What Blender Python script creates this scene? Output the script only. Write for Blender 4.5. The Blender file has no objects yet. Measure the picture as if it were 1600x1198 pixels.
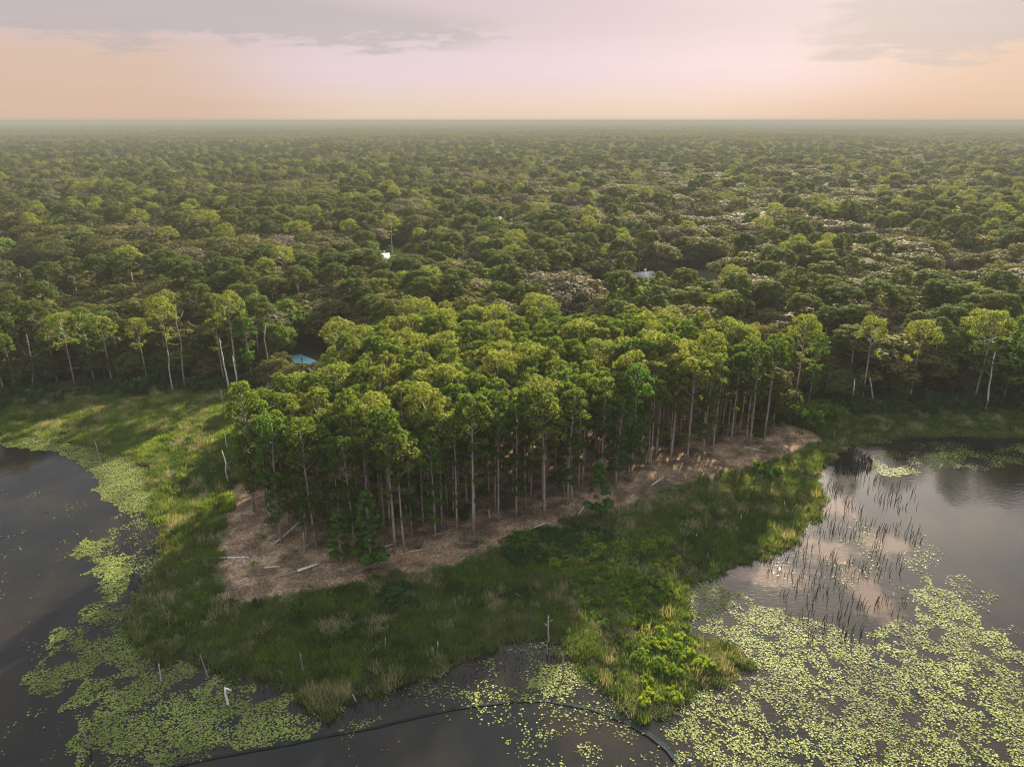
import bpy, math, random
import numpy as np
from mathutils import Vector

S = bpy.context.scene
COL = S.collection
R = math.radians
rnd = random.Random(7)
rs = np.random.RandomState(11)

# ------------------------------------------------------------------ camera
CAM_H = 66.0
PITCH = R(20.3)
FPX = 1110.0            # focal length in pixels of a 1600 px wide frame
cam_d = bpy.data.cameras.new('camera')
cam = bpy.data.objects.new('camera', cam_d)
COL.objects.link(cam)
cam.location = (0, 0, CAM_H)
cam.rotation_euler = (math.pi / 2 - PITCH, 0, 0)
cam_d.sensor_width = 36
cam_d.lens = 36 * FPX / 1600
cam_d.clip_start = 0.5
cam_d.clip_end = 120000
S.camera = cam

# ------------------------------------------------------------------ light
SUN_AZ, SUN_EL = R(22.5), R(22.5)      # azimuth measured from +Y towards +X
SUN = Vector((math.sin(SUN_AZ) * math.cos(SUN_EL), math.cos(SUN_AZ) * math.cos(SUN_EL), math.sin(SUN_EL)))
sl = bpy.data.lights.new('sun', 'SUN')
sl.energy = 5.0
sl.angle = R(0.9)
sl.color = (1.0, 0.84, 0.62)
so = bpy.data.objects.new('sun', sl)
COL.objects.link(so)
so.rotation_euler = SUN.to_track_quat('Z', 'Y').to_euler()
so.location = (0, 0, 200)

S.view_settings.view_transform = 'Standard'
S.view_settings.look = 'None'
S.view_settings.gamma = 1
S.view_settings.use_curve_mapping = False
S.view_settings.exposure = 2.15

w = bpy.data.worlds.new('World')
S.world = w
w.use_nodes = True
NT = w.node_tree
NT.nodes.clear()


class G:
    """small node-graph writer"""
    def __init__(s, nt):
        s.nt = nt

    def n(s, typ, **kw):
        nd = s.nt.nodes.new(typ)
        for k, v in kw.items():
            setattr(nd, k, v)
        return nd

    def l(s, a, b):
        s.nt.links.new(a, b)

    def put(s, sock, v):
        if isinstance(v, (int, float)):
            sock.default_value = v
        elif isinstance(v, (tuple, list)):
            sock.default_value = v if len(v) == len(sock.default_value) else tuple(v) + (1,)
        else:
            s.l(v, sock)

    def m(s, op, a, b=None, c=None, clamp=False):
        nd = s.n('ShaderNodeMath', operation=op, use_clamp=clamp)
        for i, v in enumerate((a, b, c)):
            if v is not None:
                s.put(nd.inputs[i], v)
        return nd.outputs[0]

    def vm(s, op, a, b=None):
        nd = s.n('ShaderNodeVectorMath', operation=op)
        s.put(nd.inputs[0], a)
        if b is not None:
            s.put(nd.inputs[1], b)
        return nd.outputs['Value'] if op in ('DOT_PRODUCT', 'LENGTH') else nd.outputs[0]

    def mix(s, f, a, b, blend='MIX'):
        nd = s.n('ShaderNodeMix', data_type='RGBA', blend_type=blend)
        s.put(nd.inputs[0], f)
        s.put(nd.inputs[6], a)
        s.put(nd.inputs[7], b)
        return nd.outputs[2]

    def step(s, v, lo, hi):
        nd = s.n('ShaderNodeMapRange', interpolation_type='SMOOTHSTEP')
        s.put(nd.inputs[0], v)
        s.put(nd.inputs[1], lo)
        s.put(nd.inputs[2], hi)
        return nd.outputs[0]

    def noise(s, vec, scale, detail=3, rough=0.55, out=0):
        nd = s.n('ShaderNodeTexNoise')
        if vec is not None:
            s.l(vec, nd.inputs['Vector'])
        nd.inputs['Scale'].default_value = scale
        nd.inputs['Detail'].default_value = detail
        nd.inputs['Roughness'].default_value = rough
        return nd.outputs[out]


g = G(NT)
tc = g.n('ShaderNodeTexCoord')
dirv = g.vm('NORMALIZE', tc.outputs['Generated'])
sep = g.n('ShaderNodeSeparateXYZ')
g.l(dirv, sep.inputs[0])
dx, dy, dz = sep.outputs
elev = g.m('MULTIPLY', g.m('ARCSINE', dz), 57.2958)
azim = g.m('MULTIPLY', g.m('ARCTAN2', dx, dy), 57.2958)
sky = g.n('ShaderNodeTexSky', sky_type='NISHITA')
sky.sun_disc = False
sky.sun_elevation = SUN_EL
sky.sun_rotation = SUN_AZ
sky.dust_density = 3.0
nish = g.mix(1.0, sky.outputs[0], (0.10, 0.10, 0.10), 'MULTIPLY')
# thin veil of high cloud lit pink and peach by the low sun
side = g.step(g.m('ABSOLUTE', g.m('SUBTRACT', azim, 2.0)), 10.0, 27.0)
hor = g.mix(side, (0.80, 0.62, 0.49), (0.69, 0.48, 0.35))
mid = g.mix(g.step(g.m('ABSOLUTE', g.m('SUBTRACT', azim, 3.0)), 14.0, 30.0), (0.76, 0.62, 0.67), (0.68, 0.49, 0.38))
low = g.mix(g.step(elev, 0.2, 3.6), hor, mid)
top = (0.64, 0.52, 0.56)
low = g.mix(g.step(elev, 3.4, 7.2), low, top)
high = g.mix(g.step(elev, 8.0, 26.0), low, (0.55, 0.59, 0.68))
high = g.mix(g.step(elev, 34.0, 82.0), high, (2.7, 2.8, 2.95))      # overcast brightened towards the unseen zenith as added fill light
# cloud banks
cv = g.n('ShaderNodeCombineXYZ')
g.l(g.m('MULTIPLY', azim, 0.045), cv.inputs[0])
g.l(g.m('MULTIPLY', elev, 0.22), cv.inputs[1])
cn = g.noise(cv.outputs[0], 3.6, 8, 0.66)
wig = g.m('MULTIPLY', g.m('SUBTRACT', cn, 0.5), 6.5)
lo_l = g.m('ADD', g.m('MULTIPLY', g.m('ADD', azim, 20.0), -0.075), 5.0)
e2 = g.m('ADD', elev, wig)
bank_l = g.m('MULTIPLY', g.step(g.m('SUBTRACT', e2, 4.9), -0.25, 0.65), g.step(g.m('ADD', azim, g.m('MULTIPLY', wig, 4.0)), 1.0, -5.0))
bank_l = g.m('MULTIPLY', bank_l, g.step(g.m('ADD', elev, g.m('MULTIPLY', azim, 0.11)), 7.4, 5.6))
bank_r = g.m('MULTIPLY', g.step(g.m('SUBTRACT', e2, 3.7), -0.25, 0.65), g.step(g.m('ADD', azim, g.m('MULTIPLY', wig, 2.5)), 20.5, 25.0))
bank_r = g.m('MULTIPLY', bank_r, g.step(g.m('ADD', elev, wig), 9.5, 7.2))
bank = g.m('MAXIMUM', bank_l, bank_r)
highc = g.m('MULTIPLY', g.step(cn, 0.46, 0.66), g.step(elev, 9.0, 16.0))
veil = g.mix(g.m('MULTIPLY', bank, 0.75), high, (0.47, 0.425, 0.43))
veil = g.mix(1.0, veil, g.mix(g.m('MULTIPLY', highc, 0.7), (1.0, 1.0, 1.0), (0.70, 0.68, 0.68)), 'MULTIPLY')
# soft streaks in the veil
sv = g.n('ShaderNodeCombineXYZ')
g.l(g.m('MULTIPLY', azim, 0.02), sv.inputs[0])
g.l(g.m('MULTIPLY', elev, 0.5), sv.inputs[1])
veil = g.mix(0.10, veil, g.mix(g.noise(sv.outputs[0], 3.0, 4), (0.45, 0.36, 0.34), (0.95, 0.80, 0.80)), 'MIX')
full = g.mix(0.95, nish, veil)
# aureole of the hazed sun
sd = g.m('MAXIMUM', g.vm('DOT_PRODUCT', dirv, tuple(SUN)), 0.0)
aur = g.m('MULTIPLY', g.m('MULTIPLY', g.m('POWER', sd, 20.0), 4.2), g.step(elev, 8.5, 16.0))
full = g.mix(1.0, full, g.mix(1.0, g.vm('MULTIPLY', (1.0, 0.86, 0.72), (1, 1, 1)), aur, 'MULTIPLY'), 'ADD')
full = g.mix(g.step(elev, -0.3, -3.0), full, (0.40, 0.38, 0.34))
bg = g.n('ShaderNodeBackground')
g.l(full, bg.inputs[0])
bg.inputs[1].default_value = 0.24
wo = g.n('ShaderNodeOutputWorld')
g.l(bg.outputs[0], wo.inputs[0])

try:
    cy = S.cycles
    cy.max_bounces = 5
    cy.diffuse_bounces = 3
    cy.glossy_bounces = 2
    cy.transmission_bounces = 3
    cy.volume_bounces = 0
    cy.transparent_max_bounces = 4
    cy.use_denoising = True
    cy.pixel_filter_type = 'BLACKMAN_HARRIS'
    cy.filter_width = 1.15
    cy.caustics_reflective = False
    cy.caustics_refractive = False
    cy.sample_clamp_indirect = 4.0
except Exception:
    pass

# ------------------------------------------------------------------ measuring
ca, sa = math.cos(PITCH), math.sin(PITCH)


def at(px, py, z=0.0):
    """pixel of the 1600 x 1198 photograph -> point at height z"""
    r, u = px - 800.0, 599.0 - py
    d = (r, FPX * ca + u * sa, -FPX * sa + u * ca)
    t = (z - CAM_H) / d[2]
    return (d[0] * t, d[1] * t)


def px_of(x, y, z):
    w_ = CAM_H - z
    f = y * ca + w_ * sa
    return 800 + FPX * x / f, 599 - FPX * (y * sa - w_ * ca) / f


def height_to(y, toppy):
    r = (599.0 - toppy) / FPX
    return CAM_H - y * (sa - r * ca) / (ca + r * sa)


# ------------------------------------------------------------------ numpy noise, polygons
_tab = np.random.RandomState(5).rand(8, 256, 256)


def vnoise(x, y, k=0):
    xi = np.floor(x).astype(int)
    yi = np.floor(y).astype(int)
    fx, fy = x - xi, y - yi
    fx = fx * fx * (3 - 2 * fx)
    fy = fy * fy * (3 - 2 * fy)
    t = _tab[k % 8]
    a = t[xi & 255, yi & 255]
    b = t[(xi + 1) & 255, yi & 255]
    c = t[xi & 255, (yi + 1) & 255]
    d = t[(xi + 1) & 255, (yi + 1) & 255]
    return (a * (1 - fx) + b * fx) * (1 - fy) + (c * (1 - fx) + d * fx) * fy


def fbm(x, y, scale, octv=4, k=0):
    v, amp, tot = 0, 1.0, 0
    for i in range(octv):
        v = v + amp * vnoise(x / scale * 2 ** i + 17.3 * i, y / scale * 2 ** i + 9.1 * i, k + i)
        tot += amp
        amp *= 0.5
    return v / tot


def inside(P, x, y):
    x = np.asarray(x, float)
    y = np.asarray(y, float)
    res = np.zeros(x.shape, bool)
    n = len(P)
    for i in range(n):
        x0, y0 = P[i]
        x1, y1 = P[(i + 1) % n]
        if y0 == y1:
            continue
        c = ((y0 > y) != (y1 > y)) & (x < (x1 - x0) * (y - y0) / (y1 - y0) + x0)
        res ^= c
    return res


def sdist(P, x, y):
    """signed distance, positive inside"""
    x = np.asarray(x, float)
    y = np.asarray(y, float)
    best = np.full(x.shape, 1e18)
    n = len(P)
    for i in range(n):
        x0, y0 = P[i]
        x1, y1 = P[(i + 1) % n]
        ex, ey = x1 - x0, y1 - y0
        L = ex * ex + ey * ey + 1e-9
        t = np.clip(((x - x0) * ex + (y - y0) * ey) / L, 0, 1)
        d = (x - x0 - t * ex) ** 2 + (y - y0 - t * ey) ** 2
        best = np.minimum(best, d)
    d = np.sqrt(best)
    return np.where(inside(P, x, y), d, -d)


def W(pts, z=0.0):
    return [at(a, b, z) for a, b in pts]


def smooth(x, a, b):
    t = np.clip((x - a) / (b - a), 0, 1)
    return t * t * (3 - 2 * t)


SHORE = [(-420, 668), (-200, 680), (0, 688), (70, 683), (130, 695), (180, 706), (228, 735), (248, 770), (240, 800), (252, 830),
         (256, 870), (250, 900), (235, 930), (212, 960), (198, 990), (215, 1012), (250, 1018), (300, 1030),
         (340, 1050), (400, 1060), (440, 1075), (480, 1112), (525, 1112), (548, 1092), (600, 1086), (650, 1070), (700, 1052), (760, 1022),
         (800, 1000), (850, 985), (870, 1000), (900, 1030), (945, 1065), (975, 1092), (1000, 1112), (1048, 1115),
         (1066, 1092), (1090, 1077), (1145, 1058), (1163, 1035), (1140, 1012), (1108, 1008), (1082, 985), (1060, 952), (1062, 925),
         (1095, 905), (1150, 890), (1195, 872), (1235, 850), (1262, 820), (1277, 790), (1286, 765), (1270, 745),
         (1290, 728), (1310, 705), (1350, 690), (1400, 683), (1480, 680), (1600, 684), (1800, 680), (2100, 665)]
LAND = W(SHORE)
xl, xr = LAND[0][0], LAND[-1][0]
LAND += [(50000, LAND[-1][1] + 40), (50000, 90000), (-50000, 90000), (-50000, LAND[0][1] + 40)]
CLEARPX = [(374, 752), (362, 792), (347, 845), (342, 890), (338, 945), (380, 952), (432, 945), (500, 930), (580, 912), (650, 904),
           (720, 886), (780, 862), (840, 836), (900, 816), (960, 806), (1010, 793), (1055, 768), (1100, 757), (1140, 748),
           (1185, 735), (1232, 714), (1286, 691), (1262, 675), (1216, 656)]
CLEAR_F = W(CLEARPX)
STAND_FRONT = W([(392, 745), (400, 790), (425, 838), (470, 856), (530, 876), (590, 874), (640, 860), (700, 846), (760, 830), (850, 811),
                 (900, 792), (960, 768), (1010, 745), (1075, 726), (1130, 712), (1180, 694), (1216, 655)])
STAND_BACK = W([(1212, 556), (1190, 530), (1150, 515), (1050, 505), (950, 497), (850, 500), (780, 497), (700, 492), (620, 502),
                (570, 522), (530, 548), (470, 584), (430, 604), (388, 615)], 21)
STAND = STAND_FRONT + STAND_BACK
CLEAR = CLEAR_F + [(p[0], p[1] + 2) for p in STAND_BACK]
FRONTLINE = W([(-400, 628), (0, 622), (100, 614), (200, 607), (300, 602), (380, 602), (430, 596)])
FRONTLINE_R = W([(1225, 640), (1330, 639), (1450, 634), (1600, 640), (1800, 650), (2200, 655)])
FOREST = ([(-30000, FRONTLINE[0][1])] + FRONTLINE + [(p[0], p[1] + 9) for p in STAND_BACK[::-1]] + FRONTLINE_R
          + [(30000, FRONTLINE_R[-1][1]), (30000, 60000), (-30000, 60000)])


def ground_h(x, y):
    x = np.asarray(x, float)
    y = np.asarray(y, float)
    d = sdist(LAND, x, y) + (fbm(x, y, 5.0, 4, 1) - 0.5) * 3.4
    h = np.where(d > 0, 0.05 + 0.9 * smooth(d, 0, 16), -1.1 * smooth(-d, 0, 6))
    h = h + (fbm(x, y, 7.0, 4, 3) - 0.5) * 0.5 * smooth(d, 0.5, 5)
    c = sdist(CLEAR, x, y)
    h = h + (fbm(x, y, 2.2, 3, 5) - 0.5) * 0.55 * smooth(c, 0, 1.5)
    return h, d, c


def gh(x, y):
    return float(ground_h(np.array([x]), np.array([y]))[0][0])


# ------------------------------------------------------------------ materials
def newmat(name):
    m = bpy.data.materials.new(name)
    m.use_nodes = True
    m.node_tree.nodes.clear()
    return m, G(m.node_tree)


def leafmat(name, col, col2=None, trans=0.42, island=0.55, obj=0.5, rough=0.75):
    """foliage: diffuse + translucent blades, tone varies from leaf to leaf and plant to plant"""
    m, q = newmat(name)
    col2 = col2 or (col[0] * 1.6, col[1] * 1.35, col[2] * 1.1)
    geo = q.n('ShaderNodeNewGeometry')
    oi = q.n('ShaderNodeObjectInfo')
    f = q.m('ADD', q.m('MULTIPLY', geo.outputs['Random Per Island'], island), q.m('MULTIPLY', oi.outputs['Random'], obj))
    c = q.mix(f, col, col2)
    b = q.n('ShaderNodeBsdfPrincipled')
    q.l(c, b.inputs['Base Color'])
    b.inputs['Roughness'].default_value = rough
    b.inputs['Specular IOR Level'].default_value = 0.08
    t = q.n('ShaderNodeBsdfTranslucent')
    q.l(q.mix(1.0, c, (1.75, 1.6, 0.7), 'MULTIPLY'), t.inputs[0])
    mx = q.n('ShaderNodeMixShader')
    mx.inputs[0].default_value = trans
    q.l(b.outputs[0], mx.inputs[1])
    q.l(t.outputs[0], mx.inputs[2])
    o = q.n('ShaderNodeOutputMaterial')
    q.l(mx.outputs[0], o.inputs[0])
    return m


def barkmat(name, c1, c2, scale=3.0, rough=0.9, stretch=0.25):
    m, q = newmat(name)
    tcn = q.n('ShaderNodeTexCoord')
    mp = q.n('ShaderNodeMapping')
    mp.inputs['Scale'].default_value = (1, 1, stretch)
    q.l(tcn.outputs['Object'], mp.inputs[0])
    n = q.noise(mp.outputs[0], scale, 5, 0.65)
    oi = q.n('ShaderNodeObjectInfo')
    f = q.m('ADD', q.step(n, 0.3, 0.7), q.m('MULTIPLY', q.m('SUBTRACT', oi.outputs['Random'], 0.5), 0.5), clamp=True)
    c = q.mix(f, c1, c2)
    b = q.n('ShaderNodeBsdfPrincipled')
    q.l(c, b.inputs['Base Color'])
    b.inputs['Roughness'].default_value = rough
    b.inputs['Specular IOR Level'].default_value = 0.2
    bp = q.n('ShaderNodeBump')
    bp.inputs['Strength'].default_value = 0.6
    bp.inputs['Distance'].default_value = 0.05
    q.l(n, bp.inputs['Height'])
    q.l(bp.outputs[0], b.inputs['Normal'])
    o = q.n('ShaderNodeOutputMaterial')
    q.l(b.outputs[0], o.inputs[0])
    return m


def plain(name, col, rough=0.7, var=0.25, scale=2.0, spec=0.3):
    m, q = newmat(name)
    tcn = q.n('ShaderNodeTexCoord')
    n = q.noise(tcn.outputs['Object'], scale, 5, 0.6)
    c = q.mix(q.step(n, 0.3, 0.7), tuple(v * (1 - var) for v in col), tuple(min(1, v * (1 + var)) for v in col))
    b = q.n('ShaderNodeBsdfPrincipled')
    q.l(c, b.inputs['Base Color'])
    b.inputs['Roughness'].default_value = rough
    b.inputs['Specular IOR Level'].default_value = spec
    o = q.n('ShaderNodeOutputMaterial')
    q.l(b.outputs[0], o.inputs[0])
    return m


M = {}
M['pine'] = leafmat('pine_needles', (0.040, 0.088, 0.014), (0.105, 0.145, 0.026), trans=0.52)
M['pine_pale'] = leafmat('pale_pine_needles', (0.085, 0.125, 0.026), (0.140, 0.165, 0.040), trans=0.50)
M['young'] = leafmat('young_pine_needles', (0.038, 0.105, 0.016), (0.070, 0.145, 0.022), trans=0.42)
M['oak'] = leafmat('oak_leaves', (0.030, 0.045, 0.013), (0.092, 0.097, 0.032), trans=0.36)
M['oak_olive'] = leafmat('olive_oak_leaves', (0.055, 0.066, 0.020), (0.120, 0.118, 0.042), trans=0.34)
M['oak_bright'] = leafmat('fresh_green_leaves', (0.060, 0.110, 0.020), (0.100, 0.150, 0.030), trans=0.42)
M['moss'] = leafmat('mossy_grey_leaves', (0.080, 0.078, 0.050), (0.135, 0.125, 0.085), trans=0.20)
M['pinkish'] = leafmat('bare_pinkish_twigs', (0.120, 0.092, 0.080), (0.200, 0.155, 0.135), trans=0.10)
M['shrub'] = leafmat('shrub_leaves', (0.045, 0.105, 0.014), (0.110, 0.190, 0.024), trans=0.42)
M['shrub_lime'] = leafmat('lime_shrub_leaves', (0.115, 0.190, 0.022), (0.220, 0.290, 0.035), trans=0.45)
M['shrub_dark'] = leafmat('dark_shrub_leaves', (0.020, 0.058, 0.018), (0.038, 0.085, 0.024), trans=0.35)
M['bark'] = barkmat('pine_bark', (0.21, 0.175, 0.150), (0.46, 0.40, 0.35))
M['bark_pale'] = barkmat('pale_pine_bark', (0.25, 0.21, 0.175), (0.46, 0.40, 0.34))
M['oakbark'] = barkmat('oak_bark', (0.07, 0.06, 0.05), (0.18, 0.155, 0.13))
M['dead'] = barkmat('bleached_dead_wood', (0.30, 0.27, 0.235), (0.72, 0.68, 0.62))
M['deadgrey'] = barkmat('weathered_grey_wood', (0.17, 0.15, 0.13), (0.40, 0.36, 0.32))
M['darkstem'] = barkmat('dark_wet_stems', (0.014, 0.014, 0.015), (0.032, 0.030, 0.028))
M['debris'] = barkmat('brown_slash', (0.085, 0.062, 0.045), (0.37, 0.285, 0.205))
M['straw'] = leafmat('straw_blades', (0.22, 0.205, 0.115), (0.38, 0.35, 0.215), trans=0.25)
M['pine_far'] = leafmat('dark_pine_needles', (0.030, 0.060, 0.014), (0.085, 0.108, 0.026), trans=0.36)
M['oak_brown'] = leafmat('brownish_oak_leaves', (0.055, 0.053, 0.024), (0.105, 0.094, 0.042), trans=0.25)
M['grass_green'] = leafmat('green_blades', (0.045, 0.088, 0.018), (0.100, 0.145, 0.034), trans=0.35)
M['grass_lime'] = leafmat('lime_blades', (0.085, 0.155, 0.020), (0.150, 0.215, 0.032), trans=0.40)
M['grass_dark'] = leafmat('dark_blades', (0.026, 0.055, 0.016), (0.056, 0.088, 0.026), trans=0.30)
M['grass_olive'] = leafmat('olive_blades', (0.080, 0.098, 0.036), (0.155, 0.160, 0.072), trans=0.30)


def groundmat(name, fine, lo=0.6, hi=1.45, bump=0.15):
    m, q = newmat(name)
    a = q.n('ShaderNodeVertexColor', layer_name='Col')
    tcn = q.n('ShaderNodeTexCoord')
    n1 = q.noise(tcn.outputs['Object'], fine, 6, 0.68)
    n2 = q.noise(tcn.outputs['Object'], fine * 0.17, 4, 0.6)
    k = q.m('MULTIPLY', q.m('ADD', q.m('MULTIPLY', q.step(n1, 0.3, 0.72), hi - lo), lo), q.m('ADD', q.m('MULTIPLY', n2, 0.7), 0.62))
    c = q.mix(1.0, a.outputs[0], k, 'MULTIPLY')
    b = q.n('ShaderNodeBsdfPrincipled')
    q.l(c, b.inputs['Base Color'])
    b.inputs['Roughness'].default_value = 0.95
    b.inputs['Specular IOR Level'].default_value = 0.0
    bp = q.n('ShaderNodeBump')
    bp.inputs['Strength'].default_value = 0.7
    bp.inputs['Distance'].default_value = bump
    q.l(n1, bp.inputs['Height'])
    q.l(bp.outputs[0], b.inputs['Normal'])
    o = q.n('ShaderNodeOutputMaterial')
    q.l(b.outputs[0], o.inputs[0])
    return m


M['ground'] = groundmat('marsh_and_forest_floor', 1.6)
M['soil'] = groundmat('bare_soil_and_litter', 2.6, 0.45, 1.6, 0.12)


CLOUD_REFL = [at(1385, 850) + (4.5, 5.0), at(1360, 930) + (3.5, 8.0), at(1290, 860) + (5.5, 4.5), at(1310, 790) + (5.0, 6.0), at(1210, 900) + (7.0, 4.0)]


def watermat():
    m, q = newmat('lake_water')
    tcn = q.n('ShaderNodeTexCoord')
    mp = q.n('ShaderNodeMapping')
    mp.inputs['Rotation'].default_value = (0, 0, R(24))
    mp.inputs['Scale'].default_value = (0.55, 1.5, 1)
    q.l(tcn.outputs['Object'], mp.inputs[0])
    n1 = q.noise(mp.outputs[0], 1.5, 3, 0.6)
    n2 = q.noise(tcn.outputs['Object'], 0.035, 3, 0.5)
    calm = q.step(n2, 0.35, 0.65)
    b = q.n('ShaderNodeBsdfPrincipled')
    n3 = q.noise(tcn.outputs['Object'], 0.09, 4, 0.6)
    base = q.mix(q.step(n3, 0.35, 0.7), (0.0035, 0.005, 0.0055), (0.014, 0.0115, 0.008))
    for (cx, cy2, rx, ry) in CLOUD_REFL:             # tan cloud reflection painted into the water's base colour
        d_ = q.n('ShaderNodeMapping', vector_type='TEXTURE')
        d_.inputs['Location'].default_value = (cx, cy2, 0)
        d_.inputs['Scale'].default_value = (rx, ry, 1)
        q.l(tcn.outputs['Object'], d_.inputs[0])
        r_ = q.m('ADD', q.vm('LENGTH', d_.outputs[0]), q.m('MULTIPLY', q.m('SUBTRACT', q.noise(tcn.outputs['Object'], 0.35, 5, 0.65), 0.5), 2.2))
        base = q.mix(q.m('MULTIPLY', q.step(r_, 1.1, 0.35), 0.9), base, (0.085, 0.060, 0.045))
    q.l(base, b.inputs['Base Color'])
    b.inputs['Roughness'].default_value = 0.05
    b.inputs['IOR'].default_value = 1.333
    bp = q.n('ShaderNodeBump')
    q.l(q.m('ADD', q.m('MULTIPLY', calm, 0.10), 0.03), bp.inputs['Strength'])
    bp.inputs['Distance'].default_value = 0.25
    q.l(q.m('ADD', n1, q.m('MULTIPLY', q.noise(mp.outputs[0], 5.5, 2, 0.5), 0.10)), bp.inputs['Height'])
    q.l(bp.outputs[0], b.inputs['Normal'])
    o = q.n('ShaderNodeOutputMaterial')
    q.l(b.outputs[0], o.inputs[0])
    return m


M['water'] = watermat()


def padmat():
    m, q = newmat('lily_pad')
    geo = q.n('ShaderNodeNewGeometry')
    cr = q.n('ShaderNodeValToRGB')
    cr.color_ramp.elements[0].position = 0.0
    cr.color_ramp.elements[0].color = (0.060, 0.100, 0.018, 1)
    cr.color_ramp.elements[1].position = 1.0
    cr.color_ramp.elements[1].color = (0.195, 0.215, 0.062, 1)
    e = cr.color_ramp.elements.new(0.55)
    e.color = (0.130, 0.175, 0.034, 1)
    e = cr.color_ramp.elements.new(0.93)
    e.color = (0.14, 0.115, 0.055, 1)
    q.l(geo.outputs['Random Per Island'], cr.inputs[0])
    n = q.noise(q.n('ShaderNodeTexCoord').outputs['Object'], 0.10, 3, 0.5)
    c = q.mix(1.0, cr.outputs[0], q.m('ADD', q.m('MULTIPLY', q.step(n, 0.3, 0.7), 0.8), 0.7), 'MULTIPLY')
    b = q.n('ShaderNodeBsdfPrincipled')
    q.l(c, b.inputs['Base Color'])
    b.inputs['Roughness'].default_value = 0.6
    b.inputs['Specular IOR Level'].default_value = 0.10
    o = q.n('ShaderNodeOutputMaterial')
    q.l(b.outputs[0], o.inputs[0])
    return m


M['pad'] = padmat()
M['asphalt'] = plain('asphalt', (0.16, 0.20, 0.22), 0.8)
M['teal'] = plain('teal_paving', (0.18, 0.40, 0.46), 0.6, 0.12)  # teal base colour, slightly mottled
M['concrete'] = plain('pale_concrete', (0.40, 0.42, 0.42), 0.8, 0.12)
M['path'] = plain('tan_dirt_track', (0.30, 0.24, 0.18), 0.9)
M['roof_grey'] = plain('grey_shingle', (0.20, 0.22, 0.235), 0.8, 0.2, 4)
M['roof_tan'] = plain('tan_shingle', (0.42, 0.35, 0.28), 0.8, 0.15, 4)
M['roof_white'] = plain('white_metal_roof', (0.42, 0.43, 0.44), 0.5, 0.06)
M['wall'] = plain('cream_stucco', (0.55, 0.50, 0.42), 0.8, 0.08)
M['trim'] = plain('white_trim', (0.75, 0.74, 0.72), 0.6, 0.05)
M['glass'] = plain('dark_window_glass', (0.03, 0.04, 0.05), 0.15, 0.1, 2, 0.6)
M['black'] = plain('black_metal', (0.02, 0.02, 0.022), 0.5)
M['boom'] = plain('dark_algae_covered_curtain', (0.010, 0.014, 0.014), 0.8, 0.5, 1.2, 0.1)
M['net'] = plain('teal_mesh_skirt', (0.008, 0.017, 0.018), 0.9, 0.35, 0.8, 0.1)


# ------------------------------------------------------------------ mesh helpers
def mesh(name, V, F, mats, mi=None, smoothf=False):
    """V (n,3) array; F list of arrays each (m,k)"""
    V = np.asarray(V, np.float32)
    F = [np.asarray(f, np.int32) for f in F if len(f)]
    me = bpy.data.meshes.new(name)
    me.vertices.add(len(V))
    me.vertices.foreach_set('co', V.ravel())
    loops = np.concatenate([f.ravel() for f in F])
    tot = np.concatenate([np.full(len(f), f.shape[1], np.int32) for f in F])
    st = np.concatenate([[0], np.cumsum(tot)[:-1]]).astype(np.int32)
    me.loops.add(len(loops))
    me.loops.foreach_set('vertex_index', loops)
    me.polygons.add(len(tot))
    me.polygons.foreach_set('loop_start', st)
    me.polygons.foreach_set('loop_total', tot)
    if mi is not None:
        me.polygons.foreach_set('material_index', np.asarray(mi, np.int32))
    if smoothf:
        me.polygons.foreach_set('use_smooth', np.ones(len(tot), bool))
    for m in (mats if isinstance(mats, (list, tuple)) else [mats]):
        me.materials.append(m)
    me.update(calc_edges=True)
    return me


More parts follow.
